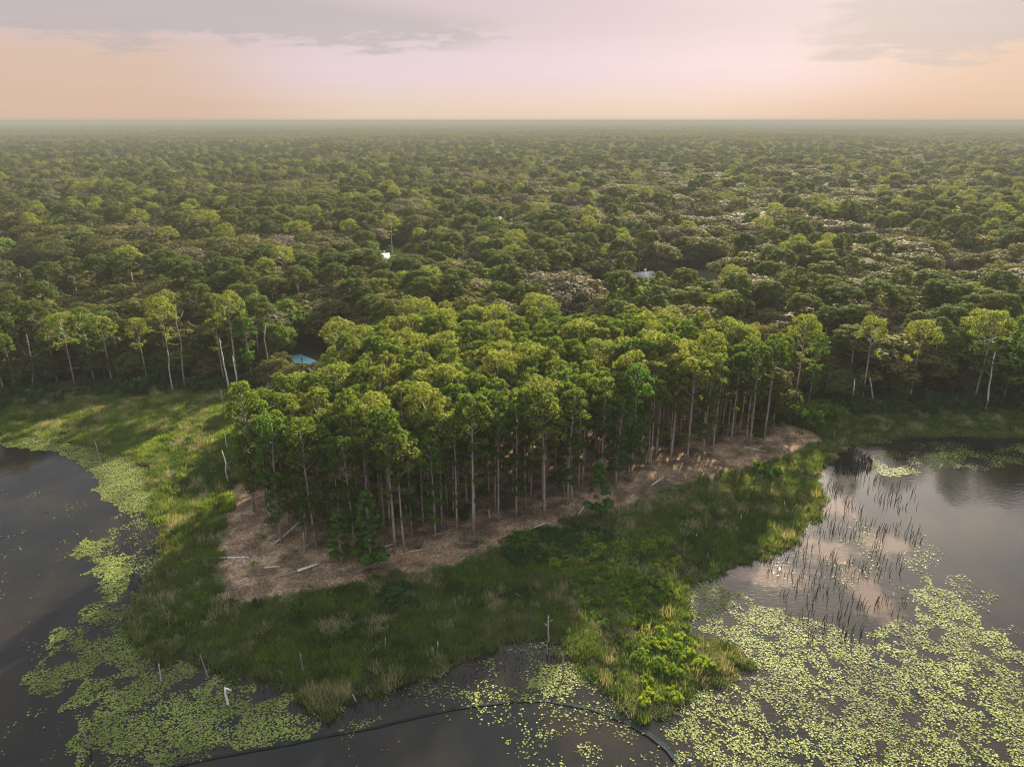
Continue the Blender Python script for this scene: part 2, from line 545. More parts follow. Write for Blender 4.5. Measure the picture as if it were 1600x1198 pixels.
class MB:
    """collects quads and tris"""
    def __init__(s):
        s.V, s.Q, s.T, s.n = [], [], [], 0

    def add(s, V, Q=None, T=None):
        V = np.asarray(V, float).reshape(-1, 3)
        s.V.append(V)
        if Q is not None and len(Q):
            s.Q.append(np.asarray(Q, int) + s.n)
        if T is not None and len(T):
            s.T.append(np.asarray(T, int) + s.n)
        s.n += len(V)

    def tube(s, pts, rad, k=6, cap=True):
        pts = np.asarray(pts, float)
        n = len(pts)
        rad = np.broadcast_to(np.asarray(rad, float), (n,))
        ring = []
        for i in range(n):
            d = pts[min(i + 1, n - 1)] - pts[max(i - 1, 0)]
            d /= np.linalg.norm(d) + 1e-9
            a = np.cross(d, (1, 0, 0)) if abs(d[0]) < 0.8 else np.cross(d, (0, 1, 0))
            a /= np.linalg.norm(a)
            b = np.cross(d, a)
            for j in range(k):
                t = 2 * math.pi * j / k
                ring.append(pts[i] + rad[i] * (math.cos(t) * a + math.sin(t) * b))
        Q = [(i * k + j, i * k + (j + 1) % k, (i + 1) * k + (j + 1) % k, (i + 1) * k + j) for i in range(n - 1) for j in range(k)]
        T = []
        if cap:
            ring.append(pts[-1])
            c = len(ring) - 1
            T = [((n - 1) * k + j, (n - 1) * k + (j + 1) % k, c) for j in range(k)]
            ring.append(pts[0])
            T += [((j + 1) % k, j, c + 1) for j in range(k)]
        s.add(ring, Q, T)

    def box(s, c, d, rz=0.0):
        c = np.asarray(c, float)
        d = np.asarray(d, float) / 2
        P = np.array([(x, y, z) for x in (-1, 1) for y in (-1, 1) for z in (-1, 1)], float) * d
        cs, sn = math.cos(rz), math.sin(rz)
        P = np.stack([P[:, 0] * cs - P[:, 1] * sn, P[:, 0] * sn + P[:, 1] * cs, P[:, 2]], 1) + c
        s.add(P, [(0, 1, 3, 2), (4, 6, 7, 5), (0, 4, 5, 1), (2, 3, 7, 6), (0, 2, 6, 4), (1, 5, 7, 3)])

    def arrays(s):
        V = np.concatenate(s.V)
        F = []
        if s.Q:
            F.append(np.concatenate(s.Q))
        if s.T:
            F.append(np.concatenate(s.T))
        return V, F

    def mesh(s, name, mat, smoothf=False):
        V, F = s.arrays()
        return mesh(name, V, F, mat, smoothf=smoothf)


def link(name, data, parent=None, loc=None, rz=0.0, scale=None):
    o = bpy.data.objects.new(name, data)
    COL.objects.link(o)
    if parent:
        o.parent = parent
    if loc is not None:
        o.location = loc
    if rz:
        o.rotation_euler = (0, 0, rz)
    if scale is not None:
        o.scale = scale if isinstance(scale, (tuple, list)) else (scale,) * 3
    return o


def tag(o, label=None, cat=None, group=None, kind=None):
    if label:
        o['label'] = label
    if cat:
        o['category'] = cat
    if group:
        o['group'] = group
    if kind:
        o['kind'] = kind
    return o


def leaves(centres, radii, per, size, r, flat=0.75, lower=-0.35, jit=0.55, elong=1.0, shell=0.35, up=0.15):
    """leaf sprays spread through clumps; returns V, Q"""
    Vs = []
    for c, rad, n in zip(centres, radii, per):
        n = int(n)
        u = r.normal(size=(n * 2 + 8, 3))
        u /= np.linalg.norm(u, axis=1)[:, None]
        u = u[u[:, 2] > lower + r.rand(len(u)) * 0.3 - 0.15][:n]
        n = len(u)
        d = 1 - shell * r.rand(n) ** 1.5
        lump = 1 + 0.16 * np.sin(u[:, 0] * 5 + c[0] * 3) * np.sin(u[:, 1] * 5 + c[1] * 3)
        p = np.asarray(c) + u * (d * lump)[:, None] * np.array([rad, rad, rad * flat])
        nn = u + r.normal(size=(n, 3)) * jit
        nn[:, 2] += up
        nn /= np.linalg.norm(nn, axis=1)[:, None]
        t = np.cross(nn, r.normal(size=(n, 3)))
        t /= np.linalg.norm(t, axis=1)[:, None] + 1e-9
        b = np.cross(nn, t)
        s_ = size * (0.6 + 0.8 * r.rand(n))[:, None]
        a1, b1 = t * s_ * 0.5 * elong, b * s_ * 0.5 / elong
        q = np.stack([p - a1 - b1 * 0.3, p - a1 * 0.1 - b1, p + a1, p + a1 * 0.1 + b1], 1)
        Vs.append(q.reshape(-1, 3))
    V = np.concatenate(Vs)
    Q = np.arange(len(V)).reshape(-1, 4)
    return V, Q


# ------------------------------------------------------------------ ground and water
def axis(lo, hi, step, far):
    a = list(np.arange(lo, hi + step, step))
    s = step
    x = hi
    while x < far[1]:
        s *= 1.22
        x += s
        a.append(x)
    s = step
    x = lo
    pre = []
    while x > far[0]:
        s *= 1.22
        x -= s
        pre.append(x)
    return np.array(pre[::-1] + a)


XS = axis(-95, 125, 0.62, (-45000, 45000))
YS = axis(46, 180, 0.62, (-3000, 80000))
GX, GY = np.meshgrid(XS, YS)
H, DL, DC = ground_h(GX.ravel(), GY.ravel())
x_, y_ = GX.ravel(), GY.ravel()
far_ = smooth(y_, 260, 900)
V = np.stack([x_, y_, H], 1)
ny, nx = GX.shape
ii = (np.arange(ny - 1)[:, None] * nx + np.arange(nx - 1)[None, :]).ravel()
Q = np.stack([ii, ii + 1, ii + nx + 1, ii + nx], 1)
soil = smooth(DC + (fbm(x_, y_, 3.0, 4, 2) - 0.5) * 4.6, -0.5, 0.9)
forest = smooth(sdist(FOREST, x_, y_), -1, 3)
n_a = fbm(x_, y_, 9.0, 4, 1)[:, None]
n_b = fbm(x_, y_, 2.5, 4, 4)[:, None]
n_c = fbm(x_, y_, 1.1, 3, 6)[:, None]


def lerp(a, b, t):
    return np.asarray(a) * (1 - t) + np.asarray(b) * t


cm = lerp((0.030, 0.048, 0.016), (0.070, 0.080, 0.032), smooth(n_a, 0.35, 0.65))
cm = lerp(cm, (0.115, 0.105, 0.060), smooth(n_b, 0.58, 0.75) * 0.6)
cm = lerp(cm, (0.022, 0.020, 0.013), smooth(-DL[:, None], -2.0, 0.3))
cf = lerp((0.026, 0.034, 0.014), (0.060, 0.055, 0.030), n_b)
cfar = lerp((0.026, 0.036, 0.017), (0.048, 0.054, 0.026), n_a)
cf = lerp(cf, cfar, far_[:, None])
cs = lerp((0.125, 0.088, 0.058), (0.275, 0.195, 0.130), smooth(n_b, 0.30, 0.66))
cs = lerp(cs, (0.35, 0.27, 0.19), smooth(n_c, 0.58, 0.75) * 0.7)
orange = smooth(fbm(x_, y_, 6.0, 3, 2), 0.72, 0.80)[:, None]
cs = lerp(cs, (0.33, 0.18, 0.09), orange * 0.55)
cs = lerp(cs, (0.060, 0.045, 0.035), smooth(fbm(x_, y_, 4.0, 3, 7), 0.60, 0.72)[:, None] * 0.7)
cs = lerp(cs, (0.085, 0.062, 0.048), smooth(fbm(x_ * 0.6 + y_ * 0.35, y_ * 1.6 - x_ * 0.5, 3.2, 4, 0), 0.50, 0.68)[:, None] * 0.65)
col = lerp(cm, cf, forest[:, None])
col = lerp(col, cs, soil[:, None])
colr = np.concatenate([col, np.ones((len(col), 1))], 1).astype(np.float32)
cc = DC[ii] > -1.0
for nm, sel, mt in (('ground', ~cc, M['ground']), ('cleared_ground', cc, M['soil'])):
    q = Q[sel]
    used = np.unique(q)
    rem = np.full(len(V), -1)
    rem[used] = np.arange(len(used))
    me = mesh(nm, V[used], [rem[q]], mt, smoothf=True)
    at_ = me.color_attributes.new('Col', 'FLOAT_COLOR', 'POINT')
    at_.data.foreach_set('color', colr[used].ravel())
    tag(link(nm, me), kind='structure')

wx, wy0, wy1 = 700.0, -300.0, 178.0
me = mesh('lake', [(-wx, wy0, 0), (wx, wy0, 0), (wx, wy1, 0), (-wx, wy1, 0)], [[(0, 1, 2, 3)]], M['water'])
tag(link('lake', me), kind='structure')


# ------------------------------------------------------------------ tree builders
def spine(h, r, lean=0.02, n=7):
    a = r.rand() * 6.28
    k = r.rand() * 2 - 1
    P = []
    for i in range(n):
        t = i / (n - 1)
        off = lean * h * t + k * 0.012 * h * math.sin(t * 4)
        P.append((math.cos(a) * off, math.sin(a) * off, t * h))
    return np.array(P)


def on(P, t):
    t = max(0, min(0.999, t)) * (len(P) - 1)
    i = int(t)
    return P[i] * (1 - (t - i)) + P[i + 1] * (t - i)


def make_pine(seed, h=21.0, crown0=0.72, rmax=2.9, dome=True, low=0, leaf=0.28, dens=1.35):
    r = np.random.RandomState(seed)
    P = spine(h * 0.95, r, 0.012 + 0.02 * r.rand())
    tb = MB()
    tb.tube(P - np.array([0, 0, 0.3]) * (np.arange(len(P)) == 0)[:, None], np.linspace(0.20, 0.055, len(P)) * h / 21 + 0.02, 6)
    C, Rd = [], []
    top_ = on(P, 1)
    ch = h * (1 - crown0)                    # depth of the crown
    n_d = 30
    for i in range(n_d):
        t = (i + 0.5) / n_d
        el = math.asin(1 - t * 1.05) if 1 - t * 1.05 > -1 else -1.5
        a = i * 2.39996 + r.normal() * 0.3
        k = 0.78 + 0.34 * r.rand()
        L = rmax * math.cos(el) ** 0.8 * k
        e = on(P, crown0 + (0.97 - crown0) * 0.45) * (1, 1, 0) + np.array([math.cos(a) * L, math.sin(a) * L, h * crown0 + ch * (0.30 + 0.70 * math.sin(el) * (0.92 + 0.16 * r.rand()))])
        if not dome:
            e[:2] *= 1.25 - 0.9 * (e[2] - h * crown0) / ch
        C.append(e)
        Rd.append((0.24 + 0.16 * r.rand()) * rmax)
        if i % 2:
            b0 = on(P, max(crown0 - 0.04, (e[2] - 0.35 * L - 0.5) / h))
            tb.tube([b0, (b0 + e) / 2 + (0, 0, -0.15), e], [0.07, 0.045, 0.02], 3, False)
    for i in range(7):                        # looser tufts below the dome
        t = crown0 - 0.12 * r.rand()
        a = r.rand() * 6.28
        L = rmax * (0.45 + 0.45 * r.rand())
        b0 = on(P, t)
        e = b0 + np.array([math.cos(a) * L, math.sin(a) * L, 0.2 * L])
        tb.tube([b0, e], [0.05, 0.02], 3, False)
        C.append(e)
        Rd.append((0.20 + 0.12 * r.rand()) * rmax)
    for j in range(low):
        t = 0.16 + (crown0 - 0.16) * r.rand()
        a = r.rand() * 6.28
        L = 0.5 + 1.3 * r.rand()
        b0 = on(P, t)
        e = b0 + np.array([math.cos(a) * L, math.sin(a) * L, 0.1 + 0.3 * L])
        tb.tube([b0, e], [0.035, 0.015], 3, False)
        C.append(e)
        Rd.append(0.45 + 0.4 * r.rand())
    for j in range(4):                       # bare dead stubs under the crown
        t = 0.3 + 0.3 * r.rand()
        a = r.rand() * 6.28
        b0 = on(P, t)
        tb.tube([b0, b0 + (math.cos(a) * 0.8, math.sin(a) * 0.8, 0.15)], [0.03, 0.012], 3, False)
    Rd = np.array(Rd)
    per = (Rd ** 2) * 150 * dens
    V, Qq = leaves(C, Rd, per, leaf, r, flat=0.74, elong=1.2, lower=-0.35, jit=0.42, shell=0.28)
    return tb, V, Qq


def make_oak(seed, h=14.0, rad=5.5, leaf=0.46, nclump=46, dens=1.0, sparse=False):
    r = np.random.RandomState(seed)
    base = h * 0.32
    tb = MB()
    P = spine(h * 0.5, r, 0.03, 4)
    tb.tube(P, np.linspace(0.42, 0.25, 4) * h / 14, 7)
    C, Rd = [], []
    ex, ey = 1 + 0.25 * (r.rand() - 0.5), 1 + 0.25 * (r.rand() - 0.5)
    for i in range(nclump):
        t = (i + 0.5) / nclump
        a = i * 2.39996 + r.normal() * 0.25
        el = math.asin(min(1, 1 - t * 1.12)) if 1 - t * 1.12 > -1 else -1.2
        k = 0.80 + 0.32 * r.rand()
        x = math.cos(a) * math.cos(el) * rad * k * ex
        y = math.sin(a) * math.cos(el) * rad * k * ey
        z = base + (h - base) * (0.30 + 0.62 * math.sin(el) * k)
        C.append((x, y, z))
        Rd.append((0.22 + 0.15 * r.rand()) * rad)
    for i in range(6):
        e = np.array(C[int(r.rand() * len(C))]) * 0.9
        b0 = on(P, 0.6 + 0.4 * r.rand())
        tb.tube([b0, (b0 + e) / 2 + (0, 0, 0.4), e], [0.2, 0.12, 0.05], 4, False)
    Rd = np.array(Rd)
    if sparse:
        for i in range(30):
            e = np.array(C[i % len(C)])
            b0 = on(P, 0.7 + 0.3 * r.rand())
            tb.tube([b0, (b0 + e) / 2, e], [0.12, 0.07, 0.02], 3, False)
    per = (Rd ** 2) * 52 * dens * (0.5 / leaf) ** 2
    V, Qq = leaves(C, Rd, per, leaf, r, flat=0.74, elong=2.2 if sparse else 1.0, lower=-0.45, jit=0.42, shell=0.28)
    return tb, V, Qq


class Proto:
    def __init__(s, name, parts, leafm, barkm, h):
        tb, V, Qq = parts
        s.h = h
        TV, TF = tb.arrays()
        s.trunk = mesh(name + '_trunk', TV, TF, barkm, smoothf=True)
        s.crown = mesh(name + '_crown', V, [Qq], leafm)
        nt = len(TV)
        F = [Qq + nt] + TF
        mi = np.concatenate([np.zeros(len(Qq))] + [np.ones(len(f)) for f in TF])
        s.joined = mesh(name + '_whole', np.concatenate([TV, V]), F, [leafm, barkm], mi)


PINE = [Proto('pine', make_pine(100 + i, 21, 0.69 + 0.03 * (i % 3), 1.85 + 0.2 * (i % 4), True, 3 + 4 * (i % 3)),
              M['pine'] if i % 4 else M['pine_pale'], M['bark'], 21) for i in range(9)]
PINE_FAR = [Proto('pine_far', make_pine(120 + i, 21, 0.64 + 0.05 * (i % 3), 2.7 + 0.35 * (i % 3), True, 2 + 4 * (i % 3)), M['pine_far'], M['bark'], 21) for i in range(6)]
PINE_LOW = [Proto('pine_low', make_pine(140 + i, 21, 0.62, 2.25, True, 34, dens=1.0), M['young'] if i % 2 else M['pine'], M['bark'], 21) for i in range(4)]
PINE_PALE = [Proto('pine_pale', make_pine(160 + i, 21, 0.68, 3.1, True, 3, dens=0.62), M['pine_pale'], M['bark_pale'], 21) for i in range(3)]
YOUNG = [Proto('young_pine', make_pine(180 + i, 9, 0.25, 1.25, False, 5, leaf=0.34), M['young'], M['bark'], 9) for i in range(3)]
OAK = [Proto('oak', make_oak(200 + i, 14, 5.0 + 0.6 * (i % 4), nclump=38 + 5 * (i % 4)),
             (M['oak'], M['oak_olive'], M['oak'], M['oak_olive'], M['oak'], M['oak_bright'], M['oak'], M['moss'], M['oak_brown'], M['oak_olive'])[i], M['oakbark'], 14) for i in range(10)]
TWIG = Proto('bare_tree', make_oak(240, 13, 5.2, leaf=0.34, dens=0.40, sparse=True), M['pinkish'], M['deadgrey'], 13)

TREES = []        # (x, y, h, proto, rot, sx, label, cat, group, objname)


def put_tree(name, pr, x, y, h, label, cat, group=None, rz=None, wid=1.0):
    k = h / pr.h
    e = bpy.data.objects.new(name, None)
    e.empty_display_size = 0.5
    COL.objects.link(e)
    e.location = (x, y, gh(x, y) - 0.05)
    e.rotation_euler = (0, 0, rnd.random() * 6.28 if rz is None else rz)
    e.scale = (k * wid, k * wid, k)
    link('trunk', pr.trunk, e)
    link('crown', pr.crown, e)
    tag(e, label, cat, group)
    return e


def poisson(P, dmin, n, seed, bounds=None, ok=None):
    r = np.random.RandomState(seed)
    xs = [p[0] for p in P]
    ys = [p[1] for p in P]
    b = bounds or (min(xs), max(xs), min(ys), max(ys))
    pts = []
    cand = np.stack([b[0] + (b[1] - b[0]) * r.rand(n * 30), b[2] + (b[3] - b[2]) * r.rand(n * 30)], 1)
    cand = cand[inside(P, cand[:, 0], cand[:, 1])]
    for c in cand:
        if len(pts) >= n:
            break
        if pts:
            a = np.array(pts)
            if ((a - c) ** 2).sum(1).min() < dmin * dmin:
                continue
        if ok is not None and not ok(c):
            continue
        pts.append(c)
    return np.array(pts)


ORD = ['first', 'second', 'third', 'fourth', 'fifth', 'sixth', 'seventh', 'eighth', 'ninth', 'tenth', 'eleventh', 'twelfth', 'thirteenth',
       'fourteenth', 'fifteenth', 'sixteenth', 'seventeenth', 'eighteenth', 'nineteenth', 'twentieth', 'twenty-first', 'twenty-second',
       'twenty-third', 'twenty-fourth', 'twenty-fifth', 'twenty-sixth', 'twenty-seventh', 'twenty-eighth', 'twenty-ninth', 'thirtieth']

# ---- the stand of pines above the clearing
GP = 'pines of the dense stand'
named = [   # px of base, py of base, py of top, proto, label
    (1073, 726, 562, PINE_PALE[0], 'tallest pale straight trunk on the front edge, below the widest part of the clearing bend'),
    (851, 811, 632, PINE_PALE[1], 'pine with long pale bare trunk just left of the bleached white snag'),
    (632, 862, 682, PINE_PALE[2], 'pine with long pale bare trunk behind the short log at the front edge'),
    (617, 866, 640, PINE[1], 'left one of two close dark trunks standing beside a pale trunked pine'),
    (740, 836, 622, PINE[2], 'pine with a slim grey trunk in the middle of the front edge'),
    (1170, 700, 540, PINE[3], 'slim dark trunked pine nearest the long curved log on bare soil'),
    (398, 800, 602, PINE_LOW[0], 'pale topped pine at the far left corner, foliage reaching almost to the grass'),
    (440, 848, 650, PINE_LOW[1], 'densely leaved pine beside the broken grey stump and leaning log'),
    (495, 858, 660, PINE_LOW[2], 'bushy pine hanging low over the bare soil at the left front corner'),
    (985, 752, 570, PINE_LOW[3], 'leafy pine beside the orange patch of soil at the stand edge'),
]
pts_named = []
for (bx, by, ty, pr, lb) in named:
    x, y = at(bx, by, 0.8)
    pts_named.append((x, y))
    put_tree('pine_tree', pr, x, y, height_to(y, ty) - 0.8, lb, 'pine tree', GP)

pn = np.array(pts_named)
pts = poisson(STAND, 2.95, 460, 3, ok=lambda c: ((pn - c) ** 2).sum(1).min() > 7)
dst = sdist(STAND_FRONT + [(200, 400), (-200, 400)], pts[:, 0], pts[:, 1])
front = [i for i in range(len(pts)) if dst[i] < 3.4 and pts[i][1] < 170]
front.sort(key=lambda i: math.atan2(pts[i][0], pts[i][1]))
frank = {i: k for k, i in enumerate(front)}
used_pines = len(named)
zones = {}
stand_rest = []
order = sorted(range(len(pts)), key=lambda i: pts[i][1])
for i in order:
    x, y = pts[i]
    r = rnd.random()
    fr = i in frank
    if fr:
        pr = PINE_LOW[rnd.randrange(4)] if r < (0.42 if x < -12 else 0.16) else PINE[rnd.randrange(9)]
        h = 18.0 + 4.8 * rnd.random()
    else:
        pr = PINE_PALE[rnd.randrange(3)] if r < 0.14 else PINE[rnd.randrange(9)]
        h = 19.6 + 4.4 * rnd.random()
        if r > 0.92:
            h *= 0.8
    pc_, pt_ = px_of(x, y, h + 1)
    if abs(pc_ - 474) < 46 and pt_ < 584 and y < 190:      # keeps the paved surface in sight
        h = height_to(y, 588) - 1
        if h < 12:
            continue
    if used_pines >= 285:
        stand_rest.append((x, y, h, pr))
        continue
    used_pines += 1
    c_ = px_of(x, y, h)[0]
    side_ = 'left end' if c_ < 480 else ('left half' if c_ < 640 else ('centre' if c_ < 840 else ('right half' if c_ < 1040 else 'right end')))
    tn_ = ('pale crowned' if pr.crown.materials[0] is not M['pine'] else 'dark green') + (' taller' if h > 22.2 else (' low' if h < 20.3 else ''))
    if fr:
        k = frank[i]
        lb = ('%s of the front edge pines counted from the left clearing corner' % ORD[k]) if k < 30 else \
            ('%s of the front edge pines counted back from the crossed logs' % ORD[min(29, len(front) - 1 - k)])
    else:
        d_ = dst[i]
        depth = 'second row behind the clearing edge' if d_ < 8 else ('middle depth' if d_ < 22 else 'rear rows nearest the road')
        lb = '%s pine inside the stand, %s, %s' % (tn_, depth, side_)
    put_tree('pine_tree', pr, x, y, h, lb, 'pine tree', GP, wid=0.84 + 0.24 * rnd.random())

# small young trees of the clearing edge
young = [(582, 893, 776, YOUNG[0], 'slim young pine with two tufts standing free on the bare soil'),
         (535, 886, 800, YOUNG[1], 'young pine with a leaning grey stem left of the slim two tufted one'),
         (933, 811, 727, YOUNG[2], 'small lopsided yellow green pine alone beside the white log pieces')]
for bx, by, ty, pr, lb in young:
    x, y = at(bx, by, 0.6)
    put_tree('young_pine', pr, x, y, height_to(y, ty) - 0.6, lb, 'young pine', wid=1.15)

# ---- pines along the left and right treelines
lt = [(118, 607, 492, 0, 'pale crowned pine, left of the pair leaning over the left marsh'),
      (150, 605, 484, 1, 'pale crowned pine in the middle of the left marsh group'),
      (176, 606, 498, 2, 'pale crowned pine on the right of the left marsh group'),
      (92, 606, 502, 1, 'pale crowned pine at the outer left of the marsh group'),
      (272, 601, 470, 2, 'thin crowned tall pine beside the tall dead pole'),
      (372, 604, 462, 0, 'tallest pale pine above the two white snags, tufted open crown'),
      (396, 604, 492, 1, 'short tufted pine to the right of the tallest pale pine'),
      (352, 600, 498, 2, 'pale pine behind the leaning white snag'),
      (8, 616, 500, 0, 'pine cut by the left edge of the picture'),
      (26, 618, 525, 1, 'bare trunked pine just inside the left picture edge'),
      (232, 603, 500, 0, 'pale pine between the marsh group and the tall dead pole'),
      (1240, 640, 498, 2, 'pine above the bright bushes at the right end of the clearing'),
      (1262, 640, 520, 1, 'second pine right of the bright bushes'),
      (1345, 636, 500, 0, 'pine rising behind the two short white snags'),
      (1420, 634, 505, 2, 'pine over the right marsh halfway to the tall white snag'),
      (1520, 634, 490, 0, 'pine just left of the tall white leaning snag'),
      (1565, 636, 495, 1, 'pine just right of the tall white leaning snag'),
      (1596, 640, 500, 2, 'pine at the right edge of the picture')]
MANUAL = []
for bx, by, ty, k, lb in lt:
    x, y = at(bx, by, 0.6)
    h = height_to(y, ty) - 0.6
    MANUAL.append((x, y))
    put_tree('pine_tree', PINE_PALE[k] if k != 1 else PINE_LOW[len(MANUAL) % 4], x, y, h, lb, 'pine tree', wid=0.9 + 0.25 * rnd.random())
MANUAL = np.array(MANUAL)

# ------------------------------------------------------------------ roads, tracks, houses
def sheet(name, pts_px, mat, z=1.05, th=0.12):
    P = [at(a, b, z) for a, b in pts_px]
    n = len(P)
    V = [(p[0], p[1], z) for p in P] + [(p[0], p[1], z - th - 0.6) for p in P]
    top_ = [list(range(n))]
    Qs = [(i, i + n, (i + 1) % n + n, (i + 1) % n) for i in range(n)]
    me = bpy.data.meshes.new(name)
    me.from_pydata(V, [], [list(range(n))[::1]] + [list(q) for q in Qs])
    me.materials.append(mat)
    me.update()
    return tag(link(name, me), kind='structure')


sheet('pavement', [(444, 557), (470, 553), (500, 566), (500, 578), (444, 578)], M['teal'], 0.95)
sheet('road', [(1196, 558), (1240, 552), (1262, 560), (1240, 570), (1196, 574)], M['concrete'], 1.35)
sheet('dirt_track', [(-10, 545), (40, 527), (75, 519), (78, 529), (45, 541), (-10, 560)], M['path'], 1.35)
sheet('lawn', [(592, 394), (615, 384), (640, 386), (640, 398), (600, 402)], M['grass_lime'], 1.35)


def roof_house(px, py, wpx, depth, rot, roofm, label, wall_h=3.0, roof_h=2.4, hip=False):
    """a low house whose roof middle shows at px, py"""
    x, y = at(px, py, wall_h + roof_h * 0.6 + 1)
    dist = math.hypot(x, y)
    L = wpx / FPX * math.sqrt(dist ** 2 + 60 ** 2)
    D = depth
    e = bpy.data.objects.new('house', None)
    COL.objects.link(e)
    e.location = (x, y, gh(x, y))
    e.rotation_euler = (0, 0, rot)
    wb = MB()
    wb.box((0, 0, wall_h / 2 - 0.3), (L, D, wall_h + 0.6))
    if not hip:
        wb.add([(-L / 2, -D / 2, wall_h), (-L / 2, D / 2, wall_h), (-L / 2, 0, wall_h + roof_h - 0.1), (L / 2, -D / 2, wall_h), (L / 2, D / 2, wall_h), (L / 2, 0, wall_h + roof_h - 0.1)],
               T=[(0, 1, 2), (3, 5, 4)])
    link('wall', wb.mesh('wall', M['wall']), e)
    rb = MB()
    ox, oy = L / 2 + 0.6, D / 2 + 0.6
    ix = L / 2 - D / 2 if hip else ox
    ix = max(ix, 0.4)
    z0, z1 = wall_h - 0.15, wall_h + roof_h
    for dz in (0.0,):
        Vv = [(-ox, -oy, z0), (ox, -oy, z0), (ox, oy, z0), (-ox, oy, z0), (-ix, 0, z1), (ix, 0, z1),
              (-ox, -oy, z0 - .18), (ox, -oy, z0 - .18), (ox, oy, z0 - .18), (-ox, oy, z0 - .18)]
        rb.add(Vv, [(0, 1, 5, 4), (2, 3, 4, 5), (0, 6, 7, 1), (1, 7, 8, 2), (2, 8, 9, 3), (3, 9, 6, 0)], [(1, 2, 5), (3, 0, 4)])
    rf = link('roof', rb.mesh('roof', roofm), e)
    cb = MB()
    cb.box((L * 0.22, 0.9, z1 + 0.1), (0.8, 0.8, 1.4))
    link('chimney', cb.mesh('chimney', M['wall']), rf)
    for k in range(3):
        wx_ = -L * 0.32 + k * L * 0.32
        fb = MB()
        fb.box((wx_, -D / 2 - 0.04, 1.6), (1.7, 0.1, 1.4))
        f = link('window', fb.mesh('window', M['trim']), e)
        gb = MB()
        gb.box((wx_, -D / 2 - 0.10, 1.6), (1.4, 0.04, 1.1))
        link('pane', gb.mesh('pane', M['glass']), f)
    tag(e, label, 'house')
    return (x, y)


HOUSES = [
    (894, 507, 44, 12, R(-12), M['roof_grey'], 'house with a dark grey roof right behind the pine stand'),
    (1003, 428, 34, 12, R(22), M['roof_grey'], 'house with a blue grey roof deep in the forest, above the pine stand'),
    (596, 399, 20, 9, R(10), M['roof_white'], 'small pale roofed house beside the green lawn'),
    (728, 400, 18, 9, R(-8), M['roof_white'], 'small white roof at the left of the bare pinkish tree'),
    (8, 376, 48, 12, R(5), M['roof_tan'], 'sunlit tan roofed house cut by the left picture edge'),
    (90, 309, 36, 16, R(8), M['roof_tan'], 'distant tan roofed house in the upper left forest'),
    (1502, 432, 24, 10, R(-15), M['roof_white'], 'pale roof showing between oaks on the far right'),
    (808, 341, 16, 10, R(10), M['roof_white'], 'small white roof beyond the bright green round tree'),
    (777, 341, 12, 10, R(0), M['roof_white'], 'tiny white roof left of the bright green tree top'),
    (288, 217, 30, 22, R(0), M['roof_white'], 'far white building on the left horizon'),
    (92, 219, 26, 22, R(0), M['roof_white'], 'far pale building near the left horizon corner'),
]
TARGETS = [(470, 566, 30, 195), (1216, 562, 26, 196), (35, 533, 38, 205), (615, 394, 22, 350)]
HP = []
for hh in HOUSES:
    x, y = roof_house(*hh)
    HP.append((x, y, 11))
    TARGETS.append((hh[0], hh[1] + 1, hh[2] * 0.42, math.hypot(x, y) - 4))
# post at the paved surface
x, y = at(473, 577, 1.3)
e = bpy.data.objects.new('lamp_post', None)
COL.objects.link(e)
e.location = (x, y, 1.2)
tb = MB()
tb.tube([(0, 0, -0.3), (0, 0, 3.0)], [0.14, 0.10], 8)
link('pole', tb.mesh('pole', M['black'], True), e)
tb = MB()
tb.tube([(0, 0, 3.0), (0, 0, 3.1), (0, 0, 3.45)], [0.16, 0.26, 0.14], 8)
link('lantern', tb.mesh('lantern', M['black'], True), e)
tag(e, 'short black post in front of the teal paved surface', 'lamp post')

# ------------------------------------------------------------------ forest beyond
cand = []
r2 = np.random.RandomState(21)


def jgrid(y0, y1, step, half):
    xs = np.arange(-half, half, step)
    ys = np.arange(y0, y1, step * 0.9)
    X, Y = np.meshgrid(xs, ys)
    X = X + (r2.rand(*X.shape) - 0.5) * step * 0.85
    Y = Y + (r2.rand(*Y.shape) - 0.5) * step * 0.85
    X, Y = X.ravel(), Y.ravel()
    k = np.abs(X) < Y * 0.80 + 45
    return X[k], Y[k]


X1, Y1 = jgrid(150, 620, 9.2, 540)
X2, Y2 = jgrid(620, 1800, 9.6, 1500)
X0, Y0 = jgrid(150, 205, 5.6, 200)
k0 = sdist(FOREST, X0, Y0) < 26
X = np.concatenate([X0[k0], X1, X2])
Y = np.concatenate([Y0[k0], Y1, Y2])
n0 = int(k0.sum())
under = np.arange(len(X)) < n0
sf = sdist(FOREST, X, Y)
keep = sf > 0.5
keep &= ~inside([at(430, 600), at(436, 556), at(500, 545), at(560, 560), at(560, 610)], X, Y)
for hx, hy, hr in HP:
    keep &= (X - hx) ** 2 + (Y - hy) ** 2 > hr ** 2
for m_ in MANUAL:
    keep &= (X - m_[0]) ** 2 + (Y - m_[1]) ** 2 > 5
